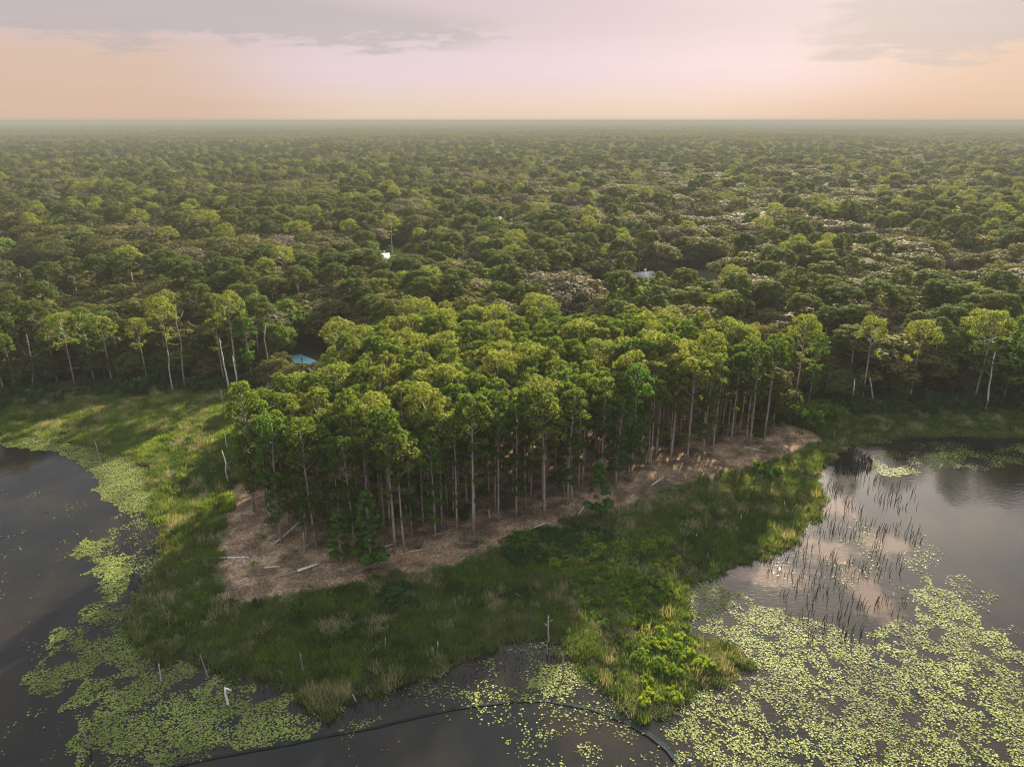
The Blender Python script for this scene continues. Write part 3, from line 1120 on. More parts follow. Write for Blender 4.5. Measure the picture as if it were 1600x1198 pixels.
# clearings and streets deeper in the forest, seen as darker gaps
gap = fbm(X, Y, 38.0, 3, 2)
keep &= ~((gap > 0.665) & (Y > 230))
X, Y, sf, under = X[keep], Y[keep], sf[keep], under[keep]
pinezone = fbm(X, Y, 60.0, 2, 5)
tone = fbm(X, Y, 45.0, 3, 6)
OAKW = [0, 2, 4, 6]
items = []
for i in range(len(X)):
    x, y = X[i], Y[i]
    isp = (r2.rand() < (0.60 if pinezone[i] > 0.56 else 0.10)) or (y < 260 and r2.rand() < 0.12) or (235 > y and x > 45 and r2.rand() < 0.5)
    if isp:
        h = 17 + 5.5 * r2.rand()
        pr = PINE_FAR[r2.randint(6)] if r2.rand() < 0.8 else PINE_PALE[r2.randint(3)]
        wd = 1.15 + 0.3 * r2.rand()
    else:
        h = (9.5 + 7.5 * r2.rand()) * (0.82 + 0.36 * tone[i])
        q_ = r2.rand()
        if tone[i] > 0.55:
            pr = OAK[[1, 3, 7, 9, 8, 5, 8, 0][r2.randint(8)]]
        elif tone[i] < 0.42:
            pr = OAK[[0, 2, 4, 6, 6, 1][r2.randint(6)]]
        else:
            pr = OAK[r2.randint(10)] if q_ < 0.85 else OAK[[0, 2, 4, 6][r2.randint(4)]]
        wd = 1.12 + 0.5 * r2.rand() + 0.8 * r2.rand() ** 4
    if under[i]:
        isp, pr, h, wd = False, OAK[[0, 2, 4, 6, 5, 1][r2.randint(6)]], 8 + 6.5 * r2.rand(), 0.85
    if not isp and r2.rand() < 0.008:
        pr = TWIG
    if sf[i] < 7 and not isp:
        h *= 0.75
    # keep roofs and paving in sight: lower or leave out what stands in front
    dist = math.hypot(x, y)
    drop = False
    pxc, pyt = px_of(x, y, h + 1)
    rp = (2.6 if isp else 5.0) * wd * h / (21 if isp else 14) * FPX / dist
    for (tx, ty, tr, td) in TARGETS:
        if dist < td and abs(pxc - tx) < rp * 0.8 + tr * 0.7 and pyt < ty + 5:
            hn = height_to(y, ty + 7) - 1
            if hn < 0.62 * h:
                drop = True
            else:
                h = hn
    if drop:
        continue
    items.append((x, y, h, pr, wd, isp))
items.sort(key=lambda t: t[1])
n_oak = n_pine = 0
rest = []
PAVE = at(470, 566, 1)


def zone_label(kind, x, y, px_, pr):
    mi_ = pr.crown.materials[0].name
    tone_ = {'oak_leaves': 'dark green', 'olive_oak_leaves': 'olive', 'fresh_green_leaves': 'fresh green', 'mossy_grey_leaves': 'grey beige mossy', 'brownish_oak_leaves': 'brownish', 'dark_pine_needles': 'dark green',
             'pine_needles': 'dark green', 'pale_pine_needles': 'pale yellow green', 'bare_pinkish_twigs': 'pinkish'}.get(mi_, 'green')
    row = 'first row behind the marsh edge' if y < 190 else ('second belt of forest' if y < 215 else ('third belt of forest' if y < 245 else 'belt before the far houses'))
    c = (px_ // 100)
    place = ['at the left picture edge', 'above the marsh pine group', 'above the tall dead pole', 'above the two leaning snags', 'above the teal paving',
             'behind the stand\'s left shoulder', 'behind the stand, left half', 'behind the stand\'s middle', 'near the dark grey roof',
             'right of the dark grey roof', 'behind the stand, right half', 'behind the stand\'s right end', 'near the pale road patch', 'behind the two short snags',
             'behind the right marsh', 'near the tall white snag'][int(max(0, min(15, c)))]
    return '%s %s, %s, %s' % (tone_, 'tall pine' if kind == 'p' else ('bare tree' if pr is TWIG else 'oak'), row, place)


for (x, y, h, pr, wd, isp) in items:
    px_, py_ = px_of(x, y, h)
    vis = -30 < px_ < 1630
    if vis and isp and used_pines + n_pine < 300 - len(lt) + 60 and y < 260:
        n_pine += 1
        put_tree('pine_tree', pr, x, y, h, zone_label('p', x, y, px_, pr), 'pine tree', 'forest pines', wid=wd)
    elif vis and not isp and n_oak < 300:
        n_oak += 1
        put_tree('oak_tree', pr, x, y, h, zone_label('o', x, y, px_, pr), 'oak tree', 'forest oaks', wid=wd)
    else:
        rest.append((x, y, h, pr, wd))
for (x, y, h, pr) in stand_rest:
    rest.append((x, y, h, pr, 1.0))

# individual notable trees
x, y = at(745, 412, 8)
put_tree('bare_tree', TWIG, x, y, 14, 'bare pinkish tree among the green oaks above the stand', 'tree', wid=1.1)
x, y = at(248, 470, 9)
put_tree('bare_tree', TWIG, x, y, 12, 'bare grey pink tree above the tall dead pole on the left', 'tree', wid=1.2)
x, y = at(770, 372, 8)
put_tree('oak_tree', OAK[5], x, y, 18, 'bright green round tree between the two small white roofs', 'tree', wid=0.9)
x, y = at(438, 578, 0.8)
put_tree('oak_tree', OAK[5], x, y, 13.5, 'rounded green oak standing at the left of the teal paving', 'oak tree', wid=0.72)

# ---- scatter through geometry nodes
def scatter(name, pts, rot, scl, idx, meshes, kind='stuff', label=None, cat=None):
    c = bpy.data.collections.new(name + '_kit')
    for i, me in enumerate(meshes):
        o = bpy.data.objects.new('%s_kit_%03d' % (name, i), me)
        c.objects.link(o)
    me = bpy.data.meshes.new(name)
    P = np.asarray(pts, np.float32)
    me.vertices.add(len(P))
    me.vertices.foreach_set('co', P.ravel())
    for nm, ty, arr in (('rot', 'FLOAT_VECTOR', rot), ('scl', 'FLOAT_VECTOR', scl), ('idx', 'INT', idx)):
        a = me.attributes.new(nm, ty, 'POINT')
        if ty == 'INT':
            a.data.foreach_set('value', np.asarray(arr, np.int32))
        else:
            a.data.foreach_set('vector', np.asarray(arr, np.float32).ravel())
    o = link(name, me)
    ng = bpy.data.node_groups.new(name + '_nodes', 'GeometryNodeTree')
    ng.interface.new_socket('Geometry', in_out='INPUT', socket_type='NodeSocketGeometry')
    ng.interface.new_socket('Geometry', in_out='OUTPUT', socket_type='NodeSocketGeometry')
    gi = ng.nodes.new('NodeGroupInput')
    go = ng.nodes.new('NodeGroupOutput')
    ci = ng.nodes.new('GeometryNodeCollectionInfo')
    ci.inputs['Collection'].default_value = c
    ci.inputs['Separate Children'].default_value = True
    ci.inputs['Reset Children'].default_value = True
    ip = ng.nodes.new('GeometryNodeInstanceOnPoints')
    ip.inputs['Pick Instance'].default_value = True

    def na(nm, ty):
        nd = ng.nodes.new('GeometryNodeInputNamedAttribute')
        nd.data_type = ty
        nd.inputs['Name'].default_value = nm
        return nd.outputs['Attribute']
    ng.links.new(gi.outputs[0], ip.inputs['Points'])
    ng.links.new(ci.outputs[0], ip.inputs['Instance'])
    ng.links.new(na('idx', 'INT'), ip.inputs['Instance Index'])
    ng.links.new(na('rot', 'FLOAT_VECTOR'), ip.inputs['Rotation'])
    ng.links.new(na('scl', 'FLOAT_VECTOR'), ip.inputs['Scale'])
    ng.links.new(ip.outputs[0], go.inputs[0])
    md = o.modifiers.new('scatter', 'NODES')
    md.node_group = ng
    tag(o, label, cat, kind=kind)
    return o


KIT = PINE + PINE_FAR + PINE_LOW + PINE_PALE + OAK + [TWIG]
kidx = {id(p): i for i, p in enumerate(KIT)}
kmesh = [p.joined for p in KIT]


# far patches of woodland, 90 m squares of small crowns
def make_patch(seed):
    r = np.random.RandomState(seed)
    C, Rd, per = [], [], []
    n = 95
    for i in range(n):
        x, y = (r.rand(2) - 0.5) * 96
        rad = 3.2 + 3.2 * r.rand()
        z = 7.5 + 6 * r.rand()
        for j in range(4):
            C.append((x + r.normal() * rad * 0.45, y + r.normal() * rad * 0.45, z + r.normal() * 1.0))
            Rd.append(rad * (0.45 + 0.3 * r.rand()))
            per.append(34)
    V, Qq = leaves(C, Rd, per, 1.7, r, flat=0.8, lower=-0.3)
    return V, Qq


patches = []
for i, mm in enumerate(('oak', 'pine_far', 'oak_olive', 'oak', 'oak_brown')):
    V_, Q_ = make_patch(300 + i)
    patches.append(mesh('far_patch', V_, [Q_], M[mm]))
np0 = len(kmesh)
kmesh += patches
P_, Rt, Sc, Ix = [], [], [], []
hz = ground_h(np.array([t[0] for t in rest]), np.array([t[1] for t in rest]))[0]
for (x, y, h, pr, wd), z in zip(rest, hz):
    k = h / pr.h
    P_.append((x, y, z - 0.1))
    Rt.append((0, 0, rnd.random() * 6.28))
    Sc.append((k * wd, k * wd, k))
    Ix.append(kidx[id(pr)])
yy = 1760.0
while yy < 9500:
    stp = 84 if yy < 4200 else 150
    k = 1.0 if yy < 4200 else 1.9
    hw = yy * 0.80 + 80
    for xx in np.arange(-hw, hw, stp):
        P_.append((xx + rnd.uniform(-20, 20), yy + rnd.uniform(-15, 15), 0.3))
        Rt.append((0, 0, rnd.choice((0, 1, 2, 3)) * math.pi / 2 + rnd.uniform(-0.2, 0.2)))
        zs = rnd.uniform(0.7, 1.2) + 0.7 * float(vnoise(np.array([xx / 420.0]), np.array([yy / 700.0]), 3)[0])
        Sc.append((k, k, zs))
        Ix.append(np0 + int(min(4, 5.5 * float(vnoise(np.array([xx / 330.0]), np.array([yy / 500.0]), 1)[0]) + rnd.uniform(-0.4, 0.4)) if True else 0) % 5)
    yy += stp * 0.92
scatter('forest', P_, Rt, Sc, Ix, kmesh)


# ------------------------------------------------------------------ shrubs
def make_shrub(seed, rad=1.6, h=1.8, leaf=0.22, n=24):
    r = np.random.RandomState(seed)
    tb = MB()
    C, Rd = [], []
    for i in range(n):
        a = r.rand() * 6.28
        d = rad * 0.75 * math.sqrt(r.rand())
        z = h * (0.35 + 0.5 * r.rand()) * (1 - 0.3 * d / rad)
        C.append((math.cos(a) * d, math.sin(a) * d, z))
        Rd.append(rad * (0.13 + 0.17 * r.rand()))
        tb.tube([(0, 0, -0.2), (C[-1][0] * 0.5, C[-1][1] * 0.5, z * 0.6), C[-1]], [0.05, 0.035, 0.015], 3, False)
    V, Qq = leaves(C, Rd, np.array(Rd) ** 2 * 330, leaf, r, flat=1.1, lower=-0.7, elong=1.6, shell=0.95, jit=0.9)
    return tb, V, Qq


SHR = {}
for key, mm in (('green', 'shrub'), ('lime', 'shrub_lime'), ('dark', 'shrub_dark')):
    SHR[key] = [Proto('shrub_' + key, make_shrub(400 + i + len(key) * 10), M[mm], M['oakbark'], 1.8) for i in range(4)]


def put_shrub(key, x, y, h, label, group, wid=1.0):
    e = put_tree('shrub', SHR[key][rnd.randrange(4)], x, y, h, label, 'shrub', group, wid=wid)
    for c in e.children:
        c.name = 'stem' if c.name.startswith('trunk') else 'foliage'
    return e


def shrub_field(poly_px, key, n, dmin, h0, h1, label, group, seed, wid=1.0):
    P = W(poly_px, 0.4)
    for (x, y) in poisson(P, dmin, n, seed):
        put_shrub(key, x, y, h0 + (h1 - h0) * rnd.random(), label, group, wid=wid * (0.85 + 0.4 * rnd.random()))


shrub_field([(890, 905), (930, 888), (985, 895), (1040, 935), (1060, 960), (1090, 1000), (1120, 1030), (1060, 1065), (1000, 1050), (960, 1000), (910, 960)],
            'green', 46, 1.8, 0.7, 1.8, 'fresh green shrub of the thicket between the bare strip and the lily pads', 'shrubs of the marsh thicket', 31, 0.95)
shrub_field([(880, 905), (960, 900), (1035, 950), (1085, 1010), (1100, 1045), (1060, 1060), (1010, 1010), (950, 960), (900, 945)],
            'lime', 40, 1.8, 0.7, 1.7, 'lime yellow shrub shining out of the marsh thicket', 'lime shrubs of the marsh thicket', 32, 0.8)
shrub_field([(1000, 1085), (1050, 1080), (1060, 1095), (1005, 1100)], 'lime', 5, 1.2, 1.2, 1.8, 'lime yellow shrub at the pointed tip of the marsh', 'lime shrubs at the marsh tip', 33, 0.7)
shrub_field([(830, 905), (860, 862), (960, 840), (1030, 835), (1065, 890), (1060, 940), (1000, 945), (900, 930)], 'green', 40, 1.8, 0.6, 1.6, 'fresh green low shrub mixed among the yellow green ones below the strip', 'low green shrubs above the thicket', 53, 1.0)
shrub_field([(850, 870), (960, 835), (1030, 830), (1060, 880), (1040, 930), (890, 915)], 'lime', 46, 1.8, 0.6, 1.5, 'low yellow green shrub spreading between the strip and the thicket', 'low shrubs above the thicket', 51, 1.1)
shrub_field([(1000, 1000), (1070, 1010), (1110, 1040), (1060, 1075), (1000, 1070)], 'lime', 18, 1.8, 0.7, 1.4, 'low yellow green shrub on the lower end of the marsh point', 'low shrubs of the marsh point', 52, 1.0)
shrub_field([(790, 868), (850, 845), (900, 832), (960, 828), (930, 870), (860, 890), (800, 890)], 'dark', 20, 2.0, 1.2, 2.2,
            'dark green shrub just below the bare soil strip', 'dark shrubs below the strip', 34)
shrub_field([(790, 855), (840, 838), (845, 855), (800, 870)], 'green', 5, 1.6, 1.6, 2.4, 'fresh green shrub touching the bare strip edge', 'shrubs touching the strip', 35, 0.8)
shrub_field([(230, 965), (300, 930), (330, 940), (310, 975), (250, 985)], 'green', 9, 1.7, 0.9, 1.5, 'low green shrub on the marsh corner beside the left lily pads', 'shrubs at the left marsh corner', 36, 0.8)
shrub_field([(596, 925), (636, 915), (645, 950), (600, 960)], 'dark', 6, 1.5, 1.5, 2.2, 'dark round shrub alone in the grass below the strip', 'dark shrubs in the grass', 37)
shrub_field([(1055, 775), (1150, 765), (1140, 790), (1070, 792)], 'green', 6, 2.2, 1.2, 2.0, 'pale green bush on the right half of the strip edge', 'bushes on the right strip edge', 38, 0.7)
shrub_field([(1165, 745), (1205, 732), (1215, 748), (1175, 762)], 'green', 4, 1.8, 2.0, 3.2, 'leafy bush above the long fallen pole on the right', 'bushes above the fallen pole', 39, 0.7)
shrub_field([(1222, 668), (1240, 650), (1290, 648), (1310, 662), (1262, 672)], 'green', 9, 2.6, 3.5, 5.5, 'bright green bush at the right tip of the clearing', 'bushes at the clearing tip', 40, 0.62)
shrub_field([(0, 622), (120, 610), (230, 604), (380, 603), (420, 612), (230, 622), (0, 640)], 'dark', 40, 3.4, 2.5, 4.8, 'dark bush along the foot of the left treeline', 'bushes under the left treeline', 41, 0.7)
shrub_field([(1290, 650), (1330, 636), (1600, 634), (1620, 646), (1330, 652)], 'dark', 34, 3.4, 2.5, 4.8, 'dark bush along the foot of the right treeline', 'bushes under the right treeline', 42, 0.7)
shrub_field([(215, 600), (270, 580), (290, 600), (250, 612)], 'dark', 5, 3.0, 6.5, 8.0, 'large dark bush beside the short white snag', 'large bushes by the left snag', 43, 0.45)
shrub_field([(40, 640), (360, 632), (360, 700), (230, 720), (60, 675)], 'green', 26, 4.5, 0.7, 1.3, 'low green shrub scattered on the upper left marsh', 'shrubs of the upper left marsh', 44, 1.1)
shrub_field([(255, 750), (335, 720), (335, 860), (265, 900)], 'lime', 9, 4.0, 0.7, 1.2, 'small yellow green shrub between the left pads and the clearing', 'small shrubs left of the clearing', 45, 0.9)
shrub_field([(400, 740), (1150, 660), (1180, 670), (1000, 735), (800, 800), (600, 850), (440, 830)], 'dark', 16, 5, 1.8, 3.2, 'dark undergrowth shrub between the pine trunks', 'undergrowth among the pines', 46, 0.8)
x, y = at(465, 976, 0.4)
put_shrub('green', x, y, 4.2, 'thin upright green sapling in the grass below the strip', None, wid=0.42)
x, y = at(404, 948, 0.6)
put_shrub('dark', x, y, 1.5, 'dark shrub at the lower left border of the bare soil', None, wid=0.8)

# ------------------------------------------------------------------ palm behind the stand
x, y = at(862, 500, 8)
e = bpy.data.objects.new('palm_tree', None)
COL.objects.link(e)
e.location = (x, y, 0.8)
tb = MB()
tb.tube([(0, 0, -0.3), (0.1, 0, 5), (0, 0, 9.5)], [0.22, 0.18, 0.17], 8)
link('trunk', tb.mesh('trunk', M['deadgrey'], True), e)
fr_ = MB()
for i in range(34):
    a = i * 2.4
    el = 1.2 - 1.9 * (i / 34)
    d = np.array([math.cos(a) * math.cos(el), math.sin(a) * math.cos(el), math.sin(el)])
    p0 = np.array([0, 0, 9.5])
    p1 = p0 + d * 1.2
    s_ = np.cross(d, (0, 0, 1.0))
    s_ /= np.linalg.norm(s_)
    for j in range(-4, 5):
        t = p1 + d * (1.1 - 0.06 * abs(j)) + s_ * j * 0.24 + np.array([0, 0, -0.25 * abs(j) / 4])
        fr_.add([p1 - s_ * 0.03, p1 + s_ * 0.03, t], T=[(0, 1, 2)])
    fr_.add([p0, p0 + s_ * 0.04, p1], T=[(0, 1, 2)])
M['palm'] = leafmat('palm_fronds', (0.10, 0.14, 0.09), (0.17, 0.20, 0.14), 0.25)
link('fronds', fr_.mesh('fronds', M['palm']), e)
tag(e, 'grey green fan palm beside the dark grey roof', 'palm tree')


# ------------------------------------------------------------------ snags, stumps and logs
def snag(bx, by, tx, ty, rad, mat, label, nb=0, arm=None, z0=None, name='dead_tree'):
    if 540 < by < 650:                       # these stand in the open, just before the treeline
        tx, by = tx, max(by, 617 if bx < 700 else 645)
    x, y = at(bx, by, 0.3)
    z = gh(x, y)
    z = max(z, -0.2)
    h = height_to(y, ty) - z
    f = y * ca + (CAM_H - z - h) * sa
    xt = (tx - 800) / FPX * f
    e = bpy.data.objects.new(name, None)
    COL.objects.link(e)
    e.location = (x, y, z)
    r = np.random.RandomState(int(bx * 7 + by))
    n = 6
    P = [(0 + (xt - x) * t + r.normal() * 0.01 * h * (0 < t < 1), r.normal() * 0.01 * h * (t > 0), -0.4 * (t == 0) + h * t) for t in np.linspace(0, 1, n)]
    tb = MB()
    tb.tube(P, np.linspace(rad * 1.15, rad * 0.6, n), 7)
    c = P[-1]
    tb.tube([c, (c[0] + 0.04, c[1], c[2] + rad * 2.2)], [rad * 0.5, rad * 0.06], 4)      # splintered tip
    link('trunk', tb.mesh('trunk', mat, True), e)
    for i in range(nb):
        t = 0.45 + 0.5 * r.rand()
        b0 = np.array(P[int(t * (n - 1))])
        a = r.rand() * 6.28
        L = (0.10 + 0.12 * r.rand()) * h
        bb = MB()
        bb.tube([b0, b0 + (math.cos(a) * L * 0.6, math.sin(a) * L * 0.6, L * 0.25), b0 + (math.cos(a) * L, math.sin(a) * L, L * 0.6)], [rad * 0.4, rad * 0.25, rad * 0.08], 4)
        link('branch', bb.mesh('branch', mat, True), e)
    if arm:
        b0 = np.array(P[-1])
        bb = MB()
        bb.tube([b0, b0 + arm], [rad * 0.75, rad * 0.5], 6)
        link('branch', bb.mesh('branch', mat, True), e)
    tag(e, label, 'dead tree')
    return e


D_, DG = M['dead'], M['deadgrey']
snag(271, 606, 262, 548, 0.16, D_, 'slim white snag at the left treeline beside the large dark bushes')
snag(358, 594, 343, 530, 0.20, D_, 'leaning white snag, left and thickest of the pair under the tufted pine')
snag(374, 620, 364, 557, 0.17, D_, 'thin white snag right of the leaning thick one')
snag(291, 600, 274, 477, 0.15, DG, 'very tall bare grey pole rising above the left bushes', 3)
snag(419, 600, 415, 509, 0.17, DG, 'grey pole left of the rounded oak by the teal paving')
snag(356, 706, 351, 676, 0.10, D_, 'short white snag nearest the leafy left corner pine')
snag(357, 758, 347, 704, 0.11, D_, 'thin leaning white snag in the grass left of the stand', 1)
snag(262, 746, 262, 729, 0.09, D_, 'low white stub in the grass above the left pads')
snag(154, 710, 148, 688, 0.09, DG, 'thin leaning grey stub beside the far left lily pads')
snag(349, 634, 345, 610, 0.10, DG, 'short grey stub in brown grass under the left treeline')
snag(56, 560, 42, 522, 0.20, DG, 'branching grey dead tree in front of the dirt track', 9)
snag(1211, 646, 1213, 575, 0.18, D_, 'upright white snag at the right end of the pine stand')
snag(1331, 627, 1335, 593, 0.20, D_, 'short white snag, left one of two at the right treeline')
snag(1367, 627, 1359, 590, 0.17, D_, 'short white snag leaning left, right one of two at the treeline')
snag(1539, 630, 1554, 550, 0.20, D_, 'tall leaning white snag at the far right treeline', 2)
snag(1343, 651, 1343, 639, 0.10, D_, 'tiny white stub in the grass below two short snags')
snag(1304, 686, 1304, 673, 0.10, DG, 'grey stub where the grass meets the right pond')
snag(356, 1097, 351, 1075, 0.15, M['trim'], 'bright white post-like snag with one arm standing in the water', arm=(0.75, 0, -0.35))
snag(251, 1060, 248, 1037, 0.09, D_, 'thin pale snag among the lower left lily pads')
snag(325, 1057, 313, 1022, 0.09, DG, 'leaning thin snag beside the forked floating branch')
snag(140, 1165, 127, 1134, 0.11, DG, 'leaning grey snag low in the left lily pads')
snag(474, 1050, 469, 1021, 0.10, DG, 'leaning pale stem in the grass above the cove')
snag(311, 1148, 309, 1108, 0.07, DG, 'thin olive stem in open water between left pads')
snag(857, 1000, 857, 962, 0.11, D_, 'upright pale snag with a side twig at the head of the cove', 2)
snag(855, 1018, 855, 1004, 0.09, DG, 'low stub just below the upright snag of the cove')
snag(880, 1056, 879, 1018, 0.12, DG, 'grey snag standing in the yellow lily pads of the cove')
snag(684, 1013, 684, 1002, 0.10, D_, 'low white stub in the matted grass')
snag(602, 1010, 602, 996, 0.08, DG, 'low grey stub in the matted grass, left of the white one')
snag(556, 1092, 551, 1084, 0.08, D_, 'tiny pale leaning stub at the cove edge')
snag(1088, 844, 1088, 834, 0.10, D_, 'white stub in the dark grass right of the shrub thicket')
snag(1070, 856, 1070, 847, 0.10, DG, 'grey stub left of the white stub in dark grass')
snag(1106, 874, 1106, 864, 0.10, DG, 'grey stub nearest the right lily pads')
snag(1226, 793, 1226, 783, 0.10, D_, 'white stub near the reedy shore on the right')
snag(1158, 815, 1158, 805, 0.10, D_, 'white stub below the long fallen pole')
snag(894, 788, 893, 706, 0.13, D_, 'bleached white snag standing at the stand edge above the log pieces')
snag(477, 868, 474, 832, 0.22, DG, 'thick broken grey stump at the left corner of the bare soil')
snag(553, 861, 552, 851, 0.10, D_, 'tiny broken white stub between two young pines')
snag(765, 812, 764, 798, 0.16, D_, 'broken white stump in shade at the stand foot')


def log(x0, y0, x1, y1, rad, mat, label, lift0=0.0, lift1=0.0, bend=0.0, twigs=0, name='fallen_log'):
    a, b = at(x0, y0, 0.7), at(x1, y1, 0.7)
    L = math.hypot(b[0] - a[0], b[1] - a[1])
    n = 5
    P = []
    for i in range(n):
        t = i / (n - 1)
        x, y = a[0] + (b[0] - a[0]) * t, a[1] + (b[1] - a[1]) * t
        z = max(gh(x, y), -0.05) + rad * 0.8 + lift0 * (1 - t) + lift1 * t
        P.append([x, y + bend * math.sin(math.pi * t) * L, z])
    P = np.array(P)
    P[:, 2] = P[:, 2] * 0.3 + np.linspace(P[0, 2], P[-1, 2], n) * 0.7
    o0 = P[0].copy()
    P -= o0
    tb = MB()
    tb.tube(P, np.linspace(rad, rad * 0.6, n), 8)
    r = np.random.RandomState(int(x0 + y0))
    me = tb.mesh(name, mat, True)
    if twigs:
        e = bpy.data.objects.new(name, None)
        COL.objects.link(e)
        e.location = o0
        link('trunk', me, e)
        for i in range(twigs):
            b0 = P[1 + int(r.rand() * (n - 1))]
            d = r.normal(size=3) * 0.8
            d[2] = abs(d[2])
            bb = MB()
            bb.tube([b0, b0 + d], [rad * 0.4, rad * 0.12], 4)
            link('branch', bb.mesh('branch', mat, True), e)
        tag(e, label, 'fallen log')
        return e
    return tag(link(name, me, loc=o0), label, 'fallen log')


log(326, 870, 392, 874, 0.20, D_, 'long grey white log lying across the left border of the bare soil', twigs=2)
log(411, 890, 438, 889, 0.13, D_, 'short thin log on bare soil above the thick split log')
log(432, 905, 474, 894, 0.14, DG, 'grey lower end of the split log on the bare soil')
log(466, 896, 498, 886, 0.24, D_, 'thick white split log on the left bare soil')
log(430, 852, 474, 834, 0.17, D_, 'log leaning up against the broken grey stump', 0, 2.2)
log(555, 857, 565, 862, 0.14, D_, 'small white log end beside the tiny broken stub')
log(602, 857, 615, 853, 0.14, D_, 'short white log at the foot of the pale trunked pine')
log(640, 864, 660, 860, 0.14, D_, 'short white log right of the pale trunked pine')
log(676, 839, 690, 835, 0.16, DG, 'weathered log in shade behind the strip')
log(892, 839, 905, 815, 0.19, D_, 'lower piece of the broken white log where strip and grass meet')
log(900, 813, 916, 790, 0.17, D_, 'upper tan piece of the broken log below the bleached snag')
log(905, 819, 926, 813, 0.16, D_, 'side piece lying right of the broken white log')
log(822, 832, 852, 818, 0.13, D_, 'thin tan log in the narrow middle of the strip')
log(942, 811, 1000, 810, 0.12, D_, 'long thin white log along the grass edge right of the small pine')
log(1018, 761, 1038, 748, 0.16, D_, 'straight white log alone on the middle bare soil')
log(1162, 700, 1199, 707, 0.16, D_, 'long curved white log on the wide right bare soil', bend=-0.06)
log(1241, 718, 1256, 711, 0.15, D_, 'short white log at the right soil edge', twigs=1)
log(1136, 774, 1167, 763, 0.12, D_, 'arched grey white branch in grass below the strip', 0, 0.3, 0.05)
log(1194, 749, 1237, 765, 0.12, D_, 'long fallen pole reaching from the bush into dark grass')
log(1046, 775, 1054, 771, 0.10, D_, 'small white log end at the strip edge beside the pale bush')
log(1190, 666, 1206, 658, 0.16, D_, 'longer of the crossed white logs at the right end of the stand', twigs=2)
log(1194, 658, 1203, 664, 0.13, D_, 'shorter of the crossed white logs at the right end of the stand')
log(328, 1063, 365, 1045, 0.08, DG, 'forked pale branch floating beside the thin leaning snag', twigs=1)
log(1585, 643, 1602, 641, 0.18, D_, 'white log at the right picture edge below the trees')
log(806, 926, 822, 936, 0.10, D_, 'pale curved branch in the matted grass', bend=0.1)
log(872, 865, 900, 868, 0.10, DG, 'grey branch lying under the dark shrubs')


# ------------------------------------------------------------------ marsh grass
def make_tuft(seed, n=46, rad=0.7, h=0.7, wdt=0.05, splay=0.5):
    r = np.random.RandomState(seed)
    V = []
    for i in range(n):
        a, d = r.rand() * 6.28, rad * math.sqrt(r.rand())
        b = np.array([math.cos(a) * d, math.sin(a) * d, -0.05])
        L = h * (0.55 + 0.6 * r.rand())
        q = r.rand() * 6.28
        sp = splay * r.rand() * L
        t = b + (math.cos(q) * sp, math.sin(q) * sp, L)
        s = np.array([math.sin(q), -math.cos(q), 0]) * wdt
        V += [b - s, b + s, t]
    return np.array(V), np.arange(len(V)).reshape(-1, 3)


tkit = []
spec = [('grass_green', 0.55, 0.6, 0.055), ('grass_green', 0.75, 0.9, 0.05), ('grass_lime', 0.55, 0.7, 0.06), ('grass_dark', 0.65, 0.9, 0.06), ('grass_dark', 0.5, 1.1, 0.05),
        ('grass_olive', 0.6, 1.3, 0.045), ('grass_olive', 0.45, 1.0, 0.05), ('straw', 0.6, 1.5, 0.035), ('straw', 1.1, 0.7, 0.035)]
for i, (mm, hh, sp, wd) in enumerate(spec):
    v, t = make_tuft(500 + i, 60 if mm != 'straw' else 42, 0.72, hh, wd, sp)
    tkit.append(mesh('tuft', v, [t], M[mm]))

r3 = np.random.RandomState(77)
bx0, bx1, by0, by1 = -150, 190, 50, 182
N = 150000
gx = bx0 + (bx1 - bx0) * r3.rand(N)
gy = by0 + (by1 - by0) * r3.rand(N)
k = (np.abs(gx) < gy * 0.80 + 18)
gx, gy = gx[k], gy[k]
hh_, dl, dc = ground_h(gx, gy)
fo = sdist(FOREST, gx, gy)
edge = (fbm(gx, gy, 2.2, 4, 2) - 0.5) * 5.0
sprout = (r3.rand(len(gx)) < 0.012) & (fbm(gx, gy, 4.0, 3, 1) > 0.5) & (sdist(STAND, gx, gy) < -1)
k = (dl > -0.7) & ((dc + edge < -0.2) | sprout) & (fo < 6)
gx, gy, hh_, dl, dc = gx[k], gy[k], hh_[k], dl[k], dc[k]
na_ = fbm(gx, gy, 8.0, 4, 1)
nb_ = fbm(gx, gy, 3.0, 3, 3)
nc_ = fbm(gx, gy, 14.0, 3, 6)
u = r3.rand(len(gx))
ix = np.where(u < 0.5, 0, 1)
ix = np.where((na_ > 0.55) & (u < 0.65), np.where(u < 0.4, 5, 6), ix)
ix = np.where((na_ < 0.47) & (u < 0.75), np.where(u < 0.4, 3, 4), ix)
leftm = (gx < -30) & (gy > 88)
ix = np.where((nc_ > 0.50) & leftm & (nb_ > 0.46), 2, ix)
ix = np.where((nb_ > 0.62) & (u < 0.5), 7, ix)
ix = np.where((nb_ > 0.5) & (u > 0.93), 8, ix)
ix = np.where((nb_ < 0.36) & (u < 0.5), 2, ix)
ix = np.where((dl < 2.0) & (u < 0.45), 6, ix)
ix = np.where((u > 0.985), 7, ix)
# tall straw hummocks near the cove
for hx, hy, hr in ((505, 1098, 2.1), (600, 1075, 2.0), (965, 1085, 2.5), (1000, 1100, 2.0), (1140, 1040, 2.4)):
    cx, cy_ = at(hx, hy)
    kk = np.hypot((gx - cx) * 0.6, gy - cy_) + (nb_ - 0.5) * 5 < hr * 0.8
    ix = np.where(kk & (u < 0.5), 8 if hy > 1070 and hx < 900 else 7, ix)
right = (gx > 40)
ix = np.where(right & (u < 0.45) & (ix < 3), 3, ix)
